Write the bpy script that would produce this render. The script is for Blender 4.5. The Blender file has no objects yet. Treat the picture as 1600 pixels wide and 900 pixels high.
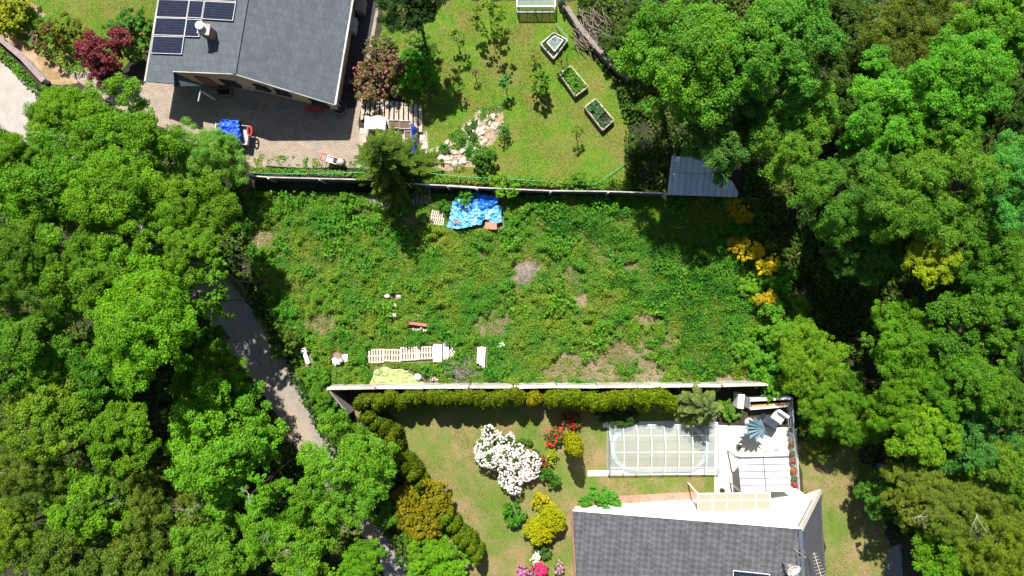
import bpy, math, random
import numpy as np
from mathutils import Vector, Matrix
R=math.radians
scene=bpy.context.scene; col=scene.collection
# ---------------------------------------------------------------- camera, sky, sun, exposure
H=47.0; F=1081.0                       # drone height in metres, focal length in pixels of a 1600 px wide frame
cam=bpy.data.cameras.new('camera'); camo=bpy.data.objects.new('camera',cam); col.objects.link(camo)
camo.location=(0,0,H); camo.rotation_euler=(0,0,0)
cam.sensor_width=36; cam.lens=36*F/1600; cam.clip_start=.5; cam.clip_end=2000
scene.camera=camo
SX,SY=.14,-.70                         # shadow displacement per metre of height
sun_el=math.atan(1/math.hypot(SX,SY)); sun_dir=Vector((-SX,-SY,1)).normalized()
w=bpy.data.worlds.new('World'); scene.world=w; w.use_nodes=True
nt=w.node_tree; nt.nodes.clear()
sky=nt.nodes.new('ShaderNodeTexSky'); sky.sky_type='NISHITA'; sky.sun_disc=False
sky.sun_elevation=sun_el; sky.sun_rotation=math.atan2(sun_dir.x,sun_dir.y)
bg=nt.nodes.new('ShaderNodeBackground'); bg.inputs[1].default_value=.062
wo=nt.nodes.new('ShaderNodeOutputWorld'); nt.links.new(sky.outputs[0],bg.inputs[0]); nt.links.new(bg.outputs[0],wo.inputs[0])
sl=bpy.data.lights.new('sun','SUN'); sl.energy=5.0; sl.angle=R(.53); sl.color=(1,.955,.88)
so=bpy.data.objects.new('sun',sl); col.objects.link(so); so.rotation_euler=sun_dir.to_track_quat('Z','Y').to_euler()
scene.view_settings.view_transform='Standard'; scene.view_settings.look='None'
scene.view_settings.gamma=1; scene.view_settings.use_curve_mapping=False
scene.view_settings.exposure=.93
scene.cycles.max_bounces=7; scene.cycles.transparent_max_bounces=12

# ---------------------------------------------------------------- helpers
def P(px,py,z=0.):
    k=(H-z)/F
    return Vector(((px-800)*k,-(py-450)*k,z))
def on_plane(px,py,p0,n):
    d=Vector(((px-800)/F,-(py-450)/F,-1)); o=Vector((0,0,H))
    return o+d*((p0-o).dot(n)/d.dot(n))
def tag(o,label=None,cat=None,group=None,kind=None):
    if label: o['label']=label
    if cat: o['category']=cat
    if group: o['group']=group
    if kind: o['kind']=kind
    return o
def thing(name,label,cat,loc=(0,0,0),rz=0,group=None):
    o=bpy.data.objects.new(name,None); col.objects.link(o); o.empty_display_size=.2
    o.location=loc; o.rotation_euler=(0,0,rz); tag(o,label,cat,group); return o
def off(o):
    v=Vector((0,0,0))
    while o is not None: v=v+Vector(o.location); o=o.parent
    return v
def link(name,me,parent=None,loc=(0,0,0),color=None):
    o=bpy.data.objects.new(name,me); col.objects.link(o); o.location=loc
    if parent is not None: o.parent=parent
    if color: o.color=(*color,1)
    return o
class MB:
    def __init__(s): s.v=[]; s.f=[]
    def add(s,vs,fs):
        n=len(s.v); s.v+=[Vector(v) for v in vs]; s.f+=[tuple(i+n for i in f) for f in fs]; return s
    def box(s,c,size,rz=0,M=None,bev=0):
        x,y,z=[a/2 for a in size]
        if bev:
            b=min(bev,x*.9,y*.9,z*.9)
            pts=[]
            for zz,i in ((-z,b),(-z+b,0),(z-b,0),(z,b)):
                pts+=[(-x+i,-y+i,zz),(x-i,-y+i,zz),(x-i,y-i,zz),(-x+i,y-i,zz)]
            fs=[(3,2,1,0),(12,13,14,15)]
            for k in range(3):
                for j in range(4): fs.append((k*4+j,k*4+(j+1)%4,k*4+4+(j+1)%4,k*4+4+j))
        else:
            pts=[(-x,-y,-z),(x,-y,-z),(x,y,-z),(-x,y,-z),(-x,-y,z),(x,-y,z),(x,y,z),(-x,y,z)]
            fs=[(3,2,1,0),(4,5,6,7),(0,1,5,4),(1,2,6,5),(2,3,7,6),(3,0,4,7)]
        if M is None: M=Matrix.Rotation(rz,3,'Z')
        return s.add([M@Vector(p)+Vector(c) for p in pts],fs)
    def bar(s,a,b,w,h):                   # box from a to b
        a=Vector(a); b=Vector(b); d=b-a; L=d.length; x=d/L
        up=Vector((0,0,1)) if abs(x.z)<.95 else Vector((0,1,0))
        y=up.cross(x).normalized(); z=x.cross(y)
        M=Matrix((x,y,z)).transposed()
        return s.box((a+b)/2,(L,w,h),M=M)
    def tube(s,pts,r,n=8,cap=True):
        pts=[Vector(p) for p in pts]; rs=r if isinstance(r,(list,tuple)) else [r]*len(pts)
        vs=[];fs=[]
        for i,p in enumerate(pts):
            d=(pts[min(i+1,len(pts)-1)]-pts[max(i-1,0)]).normalized()
            up=Vector((0,0,1)) if abs(d.z)<.9 else Vector((1,0,0))
            x=up.cross(d).normalized(); y=d.cross(x)
            for k in range(n):
                a=2*math.pi*k/n; vs.append(p+(x*math.cos(a)+y*math.sin(a))*rs[i])
        for i in range(len(pts)-1):
            for k in range(n): fs.append((i*n+k,i*n+(k+1)%n,(i+1)*n+(k+1)%n,(i+1)*n+k))
        if cap: fs.append(tuple(range(n-1,-1,-1))); fs.append(tuple(range((len(pts)-1)*n,len(pts)*n)))
        return s.add(vs,fs)
    def prism(s,poly,z0,z1):
        n=len(poly); a=0
        for i in range(n): a+=poly[i][0]*poly[(i+1)%n][1]-poly[(i+1)%n][0]*poly[i][1]
        if a<0: poly=poly[::-1]
        vs=[(p[0],p[1],z0) for p in poly]+[(p[0],p[1],z1) for p in poly]
        fs=[tuple(range(n-1,-1,-1)),tuple(range(n,2*n))]+[(i,(i+1)%n,n+(i+1)%n,n+i) for i in range(n)]
        return s.add(vs,fs)
    def slab(s,pts,t):                     # polygon in space, given thickness downwards
        n=len(pts); pts=[Vector(p) for p in pts]
        nn=Vector((0,0,0))
        for i in range(n): nn+=pts[i].cross(pts[(i+1)%n])
        if nn.z<0: pts=pts[::-1]
        vs=pts+[p-Vector((0,0,t)) for p in pts]
        fs=[tuple(range(n)),tuple(range(2*n-1,n-1,-1))]+[(i,n+i,n+(i+1)%n,(i+1)%n) for i in range(n)]
        return s.add(vs,fs)
    def blob(s,c,r,seed=0,j=.2,n=8,m=5):
        rnd=random.Random(seed); rx,ry,rz=r if isinstance(r,(tuple,list)) else (r,r,r)
        vs=[(0,0,-1)];
        for i in range(1,m):
            t=math.pi*i/m
            for k in range(n):
                a=2*math.pi*(k+.5*(i%2))/n; q=1+rnd.uniform(-j,j)
                vs.append((math.sin(t)*math.cos(a)*q,math.sin(t)*math.sin(a)*q,-math.cos(t)*q))
        vs.append((0,0,1)); fs=[]
        for k in range(n): fs.append((0,1+(k+1)%n,1+k))
        for i in range(m-2):
            for k in range(n): fs.append((1+i*n+k,1+i*n+(k+1)%n,1+(i+1)*n+(k+1)%n,1+(i+1)*n+k))
        L=len(vs)-1
        for k in range(n): fs.append((L,1+(m-2)*n+k,1+(m-2)*n+(k+1)%n))
        return s.add([(c[0]+v[0]*rx,c[1]+v[1]*ry,c[2]+v[2]*rz) for v in vs],fs)
    def build(s,name,mat,parent=None,origin=None,smooth=False,color=None):
        o0=off(parent) if parent is not None else Vector(origin if origin is not None else (0,0,0))
        if parent is None and origin is None:
            xs=[v.x for v in s.v]; ys=[v.y for v in s.v]; zs=[v.z for v in s.v]
            o0=Vector(((min(xs)+max(xs))/2,(min(ys)+max(ys))/2,min(zs)))
        me=bpy.data.meshes.new(name); me.from_pydata([v-o0 for v in s.v],[],s.f); me.update()
        if smooth: me.polygons.foreach_set('use_smooth',[True]*len(me.polygons))
        me.materials.append(mat)
        return link(name,me,parent,(0,0,0) if parent is not None else o0,color)
def copy_tree(o,parent=None):
    c=o.copy(); col.objects.link(c)
    if parent is not None: c.parent=parent
    for ch in list(o.children): copy_tree(ch,c)
    return c

# ---------------------------------------------------------------- materials
def mat(name,c,rough=.8,c2=None,scale=3.,detail=6,c3=None,scale3=.4,bump=0,bscale=None,metal=0,spec=.4,fac=(.35,.65),fine=None,trans=None):
    m=bpy.data.materials.new(name); m.use_nodes=True; n=m.node_tree.nodes; l=m.node_tree.links
    b=n['Principled BSDF']; b.inputs['Roughness'].default_value=rough; b.inputs['Metallic'].default_value=metal
    b.inputs['Specular IOR Level'].default_value=spec
    geo=n.new('ShaderNodeNewGeometry'); src=geo.outputs['Position']
    def noise(sc,det=detail):
        t=n.new('ShaderNodeTexNoise'); t.inputs['Scale'].default_value=sc; t.inputs['Detail'].default_value=det
        l.new(src,t.inputs['Vector']); return t.outputs[0]
    def ramp(f,a,b_):
        r=n.new('ShaderNodeMapRange'); r.inputs[1].default_value=a; r.inputs[2].default_value=b_; l.new(f,r.inputs[0]); return r.outputs[0]
    def mix(f,a,b_,mode='MIX'):
        x=n.new('ShaderNodeMix'); x.data_type='RGBA'; x.blend_type=mode
        if isinstance(f,float): x.inputs[0].default_value=f
        else: l.new(f,x.inputs[0])
        for i,q in ((6,a),(7,b_)):
            if isinstance(q,tuple): x.inputs[i].default_value=(*q,1)
            else: l.new(q,x.inputs[i])
        return x.outputs[2]
    out=c
    if c2: out=mix(ramp(noise(scale),*fac),c,c2)
    if c3: out=mix(ramp(noise(scale3,4),.42,.62),out,c3)
    if fine:
        out=mix(fine[0],out,mix(ramp(noise(fine[1],3),.35,.65),(.1,.1,.1),(1.,1.,1.)),'OVERLAY')
    if isinstance(out,tuple): b.inputs['Base Color'].default_value=(*out,1)
    else: l.new(out,b.inputs['Base Color'])
    if bump:
        bp=n.new('ShaderNodeBump'); bp.inputs['Strength'].default_value=bump; bp.inputs['Distance'].default_value=.05
        l.new(noise(bscale or scale*4),bp.inputs['Height']); l.new(bp.outputs[0],b.inputs['Normal'])
    m['x']=1
    return m
def leafmat(name,rough=.6,trans=.34,yellow=(1.4,1.08,.7),spec=.25,objcol=True,c=(.1,.2,.02),c2=None,sc=.35,tlo=(.5,.58,.65)):
    m=bpy.data.materials.new(name); m.use_nodes=True; n=m.node_tree.nodes; l=m.node_tree.links
    b=n['Principled BSDF']; b.inputs['Roughness'].default_value=rough; b.inputs['Specular IOR Level'].default_value=spec
    at=n.new('ShaderNodeAttribute'); at.attribute_name='tint'
    if objcol: oi=n.new('ShaderNodeObjectInfo'); base=oi.outputs['Color']
    else:
        base=n.new('ShaderNodeRGB'); base.outputs[0].default_value=(*c,1); base=base.outputs[0]
    geo=n.new('ShaderNodeNewGeometry')
    t=n.new('ShaderNodeTexNoise'); t.inputs['Scale'].default_value=sc; t.inputs['Detail'].default_value=5; l.new(geo.outputs['Position'],t.inputs['Vector'])
    mr=n.new('ShaderNodeMapRange'); mr.inputs[1].default_value=.38; mr.inputs[2].default_value=.64; l.new(t.outputs[0],mr.inputs[0])
    def mixn(f,a,b_,mode):
        x=n.new('ShaderNodeMix'); x.data_type='RGBA'; x.blend_type=mode
        if isinstance(f,float): x.inputs[0].default_value=f
        else: l.new(f,x.inputs[0])
        for i,q in ((6,a),(7,b_)):
            if isinstance(q,tuple): x.inputs[i].default_value=(*q,1)
            else: l.new(q,x.inputs[i])
        return x.outputs[2]
    if c2: base=mixn(mr.outputs[0],base,c2,'MIX')
    k=mixn(at.outputs['Fac'],tlo,(1.45,1.36,1.15),'MIX')
    out=mixn(1.,base,k,'MULTIPLY')
    mr2=n.new('ShaderNodeMath'); mr2.operation='MULTIPLY'; mr2.inputs[1].default_value=.45; l.new(mr.outputs[0],mr2.inputs[0])
    out=mixn(mr2.outputs[0],out,mixn(1.,out,yellow,'MULTIPLY'),'MIX')
    l.new(out,b.inputs['Base Color'])
    if trans:
        tr=n.new('ShaderNodeBsdfTranslucent'); l.new(mixn(1.,out,(1.5,1.65,.4),'MULTIPLY'),tr.inputs[0])
        ms=n.new('ShaderNodeMixShader'); ms.inputs[0].default_value=trans
        l.new(b.outputs[0],ms.inputs[1]); l.new(tr.outputs[0],ms.inputs[2]); l.new(ms.outputs[0],n['Material Output'].inputs[0])
    return m
M={}
M['leaf']=leafmat('leaf'); M['needle']=leafmat('needle',rough=.6,trans=.12,spec=.15); M['spray']=leafmat('spruce needles',rough=.6,trans=.1,spec=.12,tlo=(.3,.4,.5))
M['petal']=leafmat('petal',rough=.6,trans=.3,yellow=(.96,.97,1.04),spec=.15,tlo=(.72,.70,.76))
M['weed']=leafmat('weed',objcol=False,c=(.070,.255,.014),c2=(.17,.29,.025),sc=.5)
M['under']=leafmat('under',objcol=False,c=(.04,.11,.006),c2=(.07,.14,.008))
M['grass']=leafmat('grass',objcol=False,c=(.075,.215,.006),c2=(.15,.21,.012),trans=.25,sc=.4)
M['drygrass']=leafmat('drygrass',objcol=False,c=(.10,.185,.012),c2=(.20,.175,.06),trans=.2,sc=.5)
M['bark']=mat('bark',(.10,.075,.05),.9,(.05,.04,.03),6,bump=.6)
M['deadwood']=mat('deadwood',(.34,.30,.26),.85,(.22,.19,.16),5,bump=.4)
M['soil']=mat('soil',(.025,.03,.012),.95,(.055,.045,.028),1.2,c3=(.02,.02,.012),scale3=.25,bump=.8,bscale=9)
M['plot']=mat('plot',(.07,.11,.02),.95,(.14,.11,.06),2.2,c3=(.24,.185,.12),scale3=.6,bump=.8,bscale=14,fac=(.3,.6))
M['bare']=mat('bare',(.34,.26,.18),.95,(.24,.18,.12),4,bump=.7,bscale=16,fine=(.4,20.))
M['lawn']=mat('lawn',(.07,.17,.008),.95,(.12,.175,.014),1.4,c3=(.15,.145,.03),scale3=.45,bump=.6,bscale=24,fine=(.5,24.))
M['lawn_dry']=mat('lawn_dry',(.13,.15,.03),.95,(.23,.165,.08),1.1,c3=(.10,.15,.02),scale3=.4,bump=.6,bscale=24,fine=(.5,22.),fac=(.3,.62))
M['gravel']=mat('gravel',(.25,.225,.205),.92,(.18,.16,.15),2.5,c3=(.29,.23,.17),scale3=.35,bump=.35,bscale=40,fine=(.35,45.))
M['tarmac']=mat('tarmac',(.36,.33,.30),.9,(.31,.28,.25),1.5,bump=.2,bscale=30,fine=(.25,50.))
M['shingle_flat']=mat('roof felt',(.072,.088,.105),.8,(.098,.115,.132),1.3,bump=.35,bscale=40,fine=(.35,30.),spec=.5)
M['wall_tan']=mat('wall render tan',(.68,.46,.30),.9,(.60,.41,.28),2)
M['white_wall']=mat('white render',(.72,.70,.66),.9,(.76,.74,.70),1.5,bump=.1,bscale=30)
M['patio']=mat('patio slabs',(.80,.77,.71),.85,(.72,.68,.62),1.5,bump=.1,bscale=20)
M['white_metal']=mat('white metal',(.80,.80,.79),.4,(.72,.72,.71),4)
M['grey_metal']=mat('grey metal',(.42,.45,.48),.35,(.34,.36,.39),5,metal=.6)
M['dark_metal']=mat('dark metal',(.05,.05,.055),.5,(.08,.08,.08),5)
M['concrete']=mat('concrete',(.42,.40,.37),.9,(.28,.26,.24),2.5,bump=.3,bscale=25,c3=(.5,.47,.43),scale3=.8)
M['cap_white']=mat('pale coping',(.56,.54,.52),.85,(.40,.37,.35),1.8,bump=.2,c3=(.72,.69,.66),scale3=.6)
M['cap_grey']=mat('pinkish grey coping',(.46,.40,.36),.85,(.34,.29,.26),1.8,bump=.2,c3=(.54,.49,.45),scale3=.6)
M['brown_board']=mat('brown board',(.13,.10,.09),.8,(.08,.06,.055),4,bump=.3)
M['rust']=mat('rust',(.34,.15,.08),.85,(.22,.1,.06),8)
M['wood']=mat('weathered wood',(.48,.39,.30),.85,(.33,.26,.2),6,bump=.4,fine=(.3,18.))
M['wood_pale']=mat('pale wood',(.68,.58,.47),.85,(.5,.41,.32),7,bump=.3,fine=(.3,18.))
M['wood_grey']=mat('grey wood',(.26,.23,.20),.9,(.16,.14,.12),7,bump=.4)
M['wood_red']=mat('red brown wood',(.32,.16,.11),.85,(.22,.11,.08),5,bump=.3)
M['brick']=mat('brick',(.42,.19,.11),.85,(.30,.13,.08),9,bump=.4)
M['red_tile']=mat('red tile',(.55,.23,.15),.8,(.45,.18,.12),8,bump=.3)
M['red_path']=mat('red paver',(.50,.24,.19),.85,(.40,.19,.15),6,bump=.2,fine=(.2,20.))
M['blue']=mat('blue tarpaulin',(.03,.10,.62),.45,(.05,.17,.75),3,bump=.6,bscale=6)
M['navy']=mat('navy tarpaulin',(.015,.04,.28),.5,(.02,.06,.38),3,bump=.5,bscale=6)
M['cyan']=mat('bright blue tarpaulin',(.04,.30,.72),.35,(.16,.48,.76),3.5,bump=.3,bscale=12,c3=(.30,.52,.68),scale3=2.2)
M['lime']=mat('lime tarpaulin',(.40,.50,.19),.5,(.32,.42,.15),2.5,bump=.3,bscale=12)
M['white_tarp']=mat('cream sheet',(.80,.74,.63),.7,(.7,.63,.52),3,bump=.5,bscale=8)
M['plaster']=mat('white block',(.80,.80,.78),.85,(.68,.67,.65),4,bump=.3)
M['rock']=mat('pale rock',(.54,.46,.39),.9,(.40,.33,.28),4,bump=.5,bscale=12)
M['rockgrey']=mat('grey rock',(.48,.46,.43),.9,(.33,.31,.29),4,bump=.5,bscale=12)
M['red']=mat('red paint',(.55,.04,.03),.4,(.45,.04,.03),5)
M['black']=mat('black rubber',(.02,.02,.022),.7,(.035,.035,.035),9)
M['slate_blue']=mat('slate blue cloth',(.18,.27,.32),.7,(.14,.22,.27),4,bump=.2)
M['terracotta']=mat('terracotta',(.45,.19,.11),.8,(.35,.15,.09),8)
M['darkfab']=mat('dark grill cover',(.03,.035,.05),.5,(.05,.055,.07),4,bump=.5,bscale=8)
M['ash']=mat('ash',(.13,.12,.115),.95,(.24,.19,.15),5,bump=.8,bscale=20)
M['orange_mat']=mat('orange matting',(.55,.30,.14),.8,(.45,.24,.11),6)
M['sky_blue']=mat('blue plastic',(.03,.14,.42),.4,(.03,.10,.34),3)
M['green_wire']=mat('green wire',(.07,.38,.20),.5,(.05,.3,.16),9)
M['dishwhite']=mat('dish enamel',(.75,.68,.62),.5,(.62,.55,.5),6)
def paver(name,c1,c2,cm,scale,rz,bw=.5,rh=.25,rough=.85,offset=.5):
    m=mat(name,c1,rough,c2,2.); n=m.node_tree.nodes; l=m.node_tree.links; b=n['Principled BSDF']
    base=b.inputs['Base Color'].links[0].from_socket
    tc=n.new('ShaderNodeNewGeometry'); mp=n.new('ShaderNodeMapping'); mp.inputs['Rotation'].default_value=(0,0,rz); l.new(tc.outputs['Position'],mp.inputs[0])
    br=n.new('ShaderNodeTexBrick'); br.inputs['Scale'].default_value=scale; br.inputs['Mortar Size'].default_value=.02; br.inputs['Brick Width'].default_value=bw; br.inputs['Row Height'].default_value=rh
    br.offset=offset
    br.inputs['Color1'].default_value=(1,1,1,1); br.inputs['Color2'].default_value=(.86,.86,.86,1); br.inputs['Mortar'].default_value=(*cm,1)
    l.new(mp.outputs[0],br.inputs[0])
    x=n.new('ShaderNodeMix'); x.data_type='RGBA'; x.blend_type='MULTIPLY'; x.inputs[0].default_value=1; l.new(base,x.inputs[6]); l.new(br.outputs[0],x.inputs[7]); l.new(x.outputs[2],b.inputs['Base Color'])
    return m
M['paving']=paver('block paving',(.35,.295,.235),(.275,.235,.19),(.7,.58,.55),1.0,R(-8),.30,.15)
M['patio']=paver('pale patio slabs',(.66,.63,.58),(.58,.55,.50),(.8,.78,.74),1.0,R(2),.5,.5,offset=0)
M['flag']=paver('garden flags',(.48,.41,.35),(.40,.33,.28),(.4,.38,.34),1.0,R(-2),.9,.6)
M['tin']=paver('grey sheet roof',(.40,.43,.47),(.48,.50,.53),(.4,.4,.45),1.0,R(3),.4,8.,rough=.6,offset=0)
M['shingle_flat']=paver('roof felt',(.070,.086,.102),(.094,.110,.126),(.72,.74,.76),1.0,R(9.5),.30,.45,rough=.8)
def rhomb():
    m=mat('diamond slate',(.064,.064,.068),.8,(.09,.091,.097),1.5,bump=.1,fine=(.22,14.)); n=m.node_tree.nodes; l=m.node_tree.links; b=n['Principled BSDF']
    base=b.inputs['Base Color'].links[0].from_socket
    g=n.new('ShaderNodeNewGeometry'); mp=n.new('ShaderNodeMapping'); mp.inputs['Rotation'].default_value=(0,0,R(45+5)); l.new(g.outputs['Position'],mp.inputs[0])
    ck=n.new('ShaderNodeTexChecker'); ck.inputs['Scale'].default_value=1/.25; ck.inputs[1].default_value=(1.2,1.2,1.22,1); ck.inputs[2].default_value=(.80,.80,.80,1)
    l.new(mp.outputs[0],ck.inputs[0])
    x=n.new('ShaderNodeMix'); x.data_type='RGBA'; x.blend_type='MULTIPLY'; x.inputs[0].default_value=1; l.new(base,x.inputs[6]); l.new(ck.outputs[0],x.inputs[7]); l.new(x.outputs[2],b.inputs['Base Color'])
    return m
M['slate']=rhomb()
def glassy(name,c,alpha,rough=.15):
    m=bpy.data.materials.new(name); m.use_nodes=True; b=m.node_tree.nodes['Principled BSDF']
    b.inputs['Base Color'].default_value=(*c,1); b.inputs['Roughness'].default_value=rough; b.inputs['Alpha'].default_value=alpha
    return m
M['poly']=glassy('clear polycarbonate',(.50,.57,.60),.30,.06)
M['glass']=glassy('window glass',(.03,.04,.05),1,.08)
M['pane']=glassy('clear pane',(.5,.6,.6),.25,.08)
M['pinkpane']=glassy('tinted awning sheet',(.50,.30,.22),.85,.2)
M['water']=mat('pool cover water',(.22,.20,.085),.12,(.28,.255,.13),.6,spec=.6)
M['poolrim']=mat('pool rim',(.36,.40,.38),.4,(.32,.36,.34),3)
def solarmat(name,u,v,rzdeg):
    m=mat(name,(.012,.018,.05),.3,(.016,.024,.06),3,spec=.25); n=m.node_tree.nodes; l=m.node_tree.links; b=n['Principled BSDF']
    tc=n.new('ShaderNodeTexCoord'); br=n.new('ShaderNodeTexBrick'); br.offset=0; br.inputs['Scale'].default_value=1; br.inputs['Mortar Size'].default_value=.006
    br.inputs['Brick Width'].default_value=u; br.inputs['Row Height'].default_value=v
    br.inputs['Color1'].default_value=(.007,.009,.020,1); br.inputs['Color2'].default_value=(.010,.013,.028,1); br.inputs['Mortar'].default_value=(.07,.08,.12,1)
    l.new(tc.outputs['Object'],br.inputs[0]); l.new(br.outputs[0],b.inputs['Base Color']); return m
M['solar']=solarmat('solar cells',.16,.16,0)

# ---------------------------------------------------------------- foliage meshes
def quads(name,c,nrm,ln,wd,tint,m,direction=None,seed=0):
    rng=np.random.default_rng(seed+77); N=len(c)
    nrm=nrm/np.linalg.norm(nrm,axis=1,keepdims=True)
    a=direction if direction is not None else rng.normal(size=(N,3))
    u=a-nrm*np.sum(a*nrm,axis=1,keepdims=True); u/=np.linalg.norm(u,axis=1,keepdims=True)+1e-9
    v=np.cross(nrm,u)
    ln=ln[:,None]*.5; wd=wd[:,None]*.5
    dr=nrm*ln*.35
    V=np.stack([c-u*ln-dr,c-v*wd+dr*.2,c+u*ln-dr,c+v*wd+dr*.2],axis=1).reshape(-1,3).astype(np.float32)
    me=bpy.data.meshes.new(name); me.vertices.add(4*N); me.vertices.foreach_set('co',V.ravel())
    me.loops.add(4*N); me.loops.foreach_set('vertex_index',np.arange(4*N,dtype=np.int32))
    me.polygons.add(N); me.polygons.foreach_set('loop_start',np.arange(0,4*N,4,dtype=np.int32))
    at=me.attributes.new('tint','FLOAT','FACE'); at.data.foreach_set('value',tint.astype(np.float32))
    me.update(calc_edges=True); me.materials.append(m); return me
def sph(rng,n,zmin=-1.):
    z=rng.uniform(zmin,1,n); a=rng.uniform(0,2*np.pi,n); r=np.sqrt(1-z*z); return np.stack([r*np.cos(a),r*np.sin(a),z],1)
_lib={}
def crown(kind,var=0):
    key=(kind,var)
    if key in _lib: return _lib[key]
    rng=np.random.default_rng(hash(kind)%1 + var*31+len(kind)*7+ord(kind[0]))
    #        R   flat lobes lobeR sub  n     leaf  up  zmin mat
    spec={'big':(5.,.78,44,1.35,14,70000,.155,.55,-.3,'leaf'),
          'bigfine':(5.,.78,60,1.15,14,84000,.115,.5,-.35,'leaf'),
          'mid':(3.3,.75,30,1.05,13,36000,.14,.55,-.35,'leaf'),
          'midfine':(3.3,.8,38,.9,12,42000,.105,.5,-.3,'leaf'),
          'small':(1.6,.8,17,.6,10,10000,.12,.55,-.4,'leaf'),
          'smallfine':(1.6,.85,20,.5,10,9000,.09,.4,-.4,'leaf'),
          'sparse':(1.,.9,14,.30,7,1300,.12,.4,-.5,'leaf'),
          'bush':(1.,.8,12,.38,8,3400,.105,.5,-.1,'leaf'),
          'ball':(1.,.9,130,.22,6,30000,.055,.35,-.1,'needle'),
          }[kind]
    R0,flat,nl,lr,ns,n,leaf,up,zmin,mm=spec
    # uneven outline
    ph=rng.uniform(0,6.28,4); am=np.array([.16,.11,.08,.06])*(0.3 if kind=='ball' else 1)
    ld=sph(rng,nl,zmin)
    az=np.arctan2(ld[:,1],ld[:,0]); k=1+sum(am[i]*np.sin((i+2)*az+ph[i]) for i in range(4))
    rad=rng.uniform(.6,.92,nl) if kind!='ball' else np.full(nl,.84)
    rad[:nl//6]*=rng.uniform(.3,.8,nl//6)
    lc=ld*(R0*rad*k)[:,None]*np.array([1,1,flat]); lrad=lr*rng.uniform(.65,1.3,nl)
    li=np.repeat(np.arange(nl),ns)
    sd=sph(rng,nl*ns,-.45); sc=lc[li]+sd*(lrad[li]*rng.uniform(.6,1.,nl*ns))[:,None]*np.array([1,1,.75]); sr=lrad[li]*rng.uniform(.22,.42,nl*ns)
    lt=rng.uniform(-.2,.2,nl)
    p=sr**2; si=rng.choice(nl*ns,n,p=p/p.sum())
    d=sph(rng,n,-.6)
    c=sc[si]+d*(sr[si]*rng.uniform(.45,1.15,n))[:,None]*np.array([1,1,.7])
    nrm=d*.6+np.array([0,0,up])+rng.normal(size=(n,3))*.42
    s=leaf*rng.uniform(.6,1.25,n)
    t=np.clip(.5+lt[li[si]]+rng.normal(0,.2,n),0,1)
    me=quads(kind+' foliage',c,nrm,s*1.15,s*.8,t,M[mm],seed=var)
    _lib[key]=(me,R0,R0*flat,lc); return _lib[key]
def thuja(var=0):
    key=('thuja',var)
    if key in _lib: return _lib[key]
    rng=np.random.default_rng(var+400); n=11000
    # a column of upright sprays, height 1, half width .2, several leaders
    lead=[(rng.uniform(-.1,.1),rng.uniform(-.1,.1),rng.uniform(.86,1.)) for _ in range(5)]
    pts=[];nr=[];dr=[]
    for i in range(n):
        lx,ly,lh=lead[rng.integers(5)]
        z=rng.uniform(.02,1)**.8*lh; q=z/lh
        w=.165*min(1,(1-q)**.42*1.5+.03)
        a=rng.uniform(0,6.283); rr=w*rng.uniform(.65,1.08)
        bul=1+.13*math.sin(z*40+a*3)
        pts.append((lx*(1-.2*q)+math.cos(a)*rr*bul,ly*(1-.2*q)+math.sin(a)*rr*bul,z))
        nr.append((math.cos(a)+rng.normal()*.5,math.sin(a)+rng.normal()*.5,.25+rng.normal()*.4)); dr.append((math.cos(a)*.6,math.sin(a)*.6,1.))
    c=np.array(pts); s=rng.uniform(.5,1.2,n)
    me=quads('thuja foliage',c,np.array(nr),s*.06,s*.034,np.clip(rng.normal(.5,.25,n),0,1),M['needle'],np.array(dr)+rng.normal(size=(n,3))*.3,var)
    _lib[key]=me; return me
def fir(seed,Hh,Rr,levels=17,nb=11,droop=.5):
    rng=np.random.default_rng(seed); C=[];Nn=[];D=[];L=[];W=[];T=[]
    for k in range(levels):
        q=k/(levels-1); z=Hh*(.12+.86*q); rad=Rr*(1-q)**.75+.15
        m=max(4,int(nb*(1-q*.45))); a0=rng.uniform(0,6.283)
        for b in range(m):
            a=a0+6.283*(b+rng.uniform(-.25,.25))/m; rl=rad*rng.uniform(.72,1.15); ca,sa=math.cos(a),math.sin(a); tt=rng.uniform(.25,.7)
            steps=max(5,int(rl/.06)); zt=z+rng.uniform(-.15,.15)*Hh/levels
            for i in range(steps):
                f=(i+.5)/steps; x=rl*f; zz=zt-droop*rl*f+.18*rl*f*f
                half=(.09+.26*min(1,(1-f)*2.2)*min(1,f*3))*min(1.,rl/1.2)
                for sgn in (-1,1):
                    ns_=max(1,int(half/.055))
                    for j in range(ns_):
                        g=(j+.4)/ns_*half
                        px=x+g*.75; py=sgn*g*.75
                        C.append((ca*px-sa*py,sa*px+ca*py,zz-.35*g+rng.normal()*.02)); Nn.append((rng.normal()*.35,rng.normal()*.35,1))
                        dx,dy=.8,sgn*.5; D.append((ca*dx-sa*dy,sa*dx+ca*dy,-.15)); L.append(.13*rng.uniform(.7,1.3)); W.append(.06); T.append(min(1,-.5+tt*.5+1.25*f))
    me=quads('needle sprays',np.array(C),np.array(Nn),np.array(L),np.array(W),np.clip(np.array(T),0,1),M['spray'],np.array(D),seed)
    return me
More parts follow.
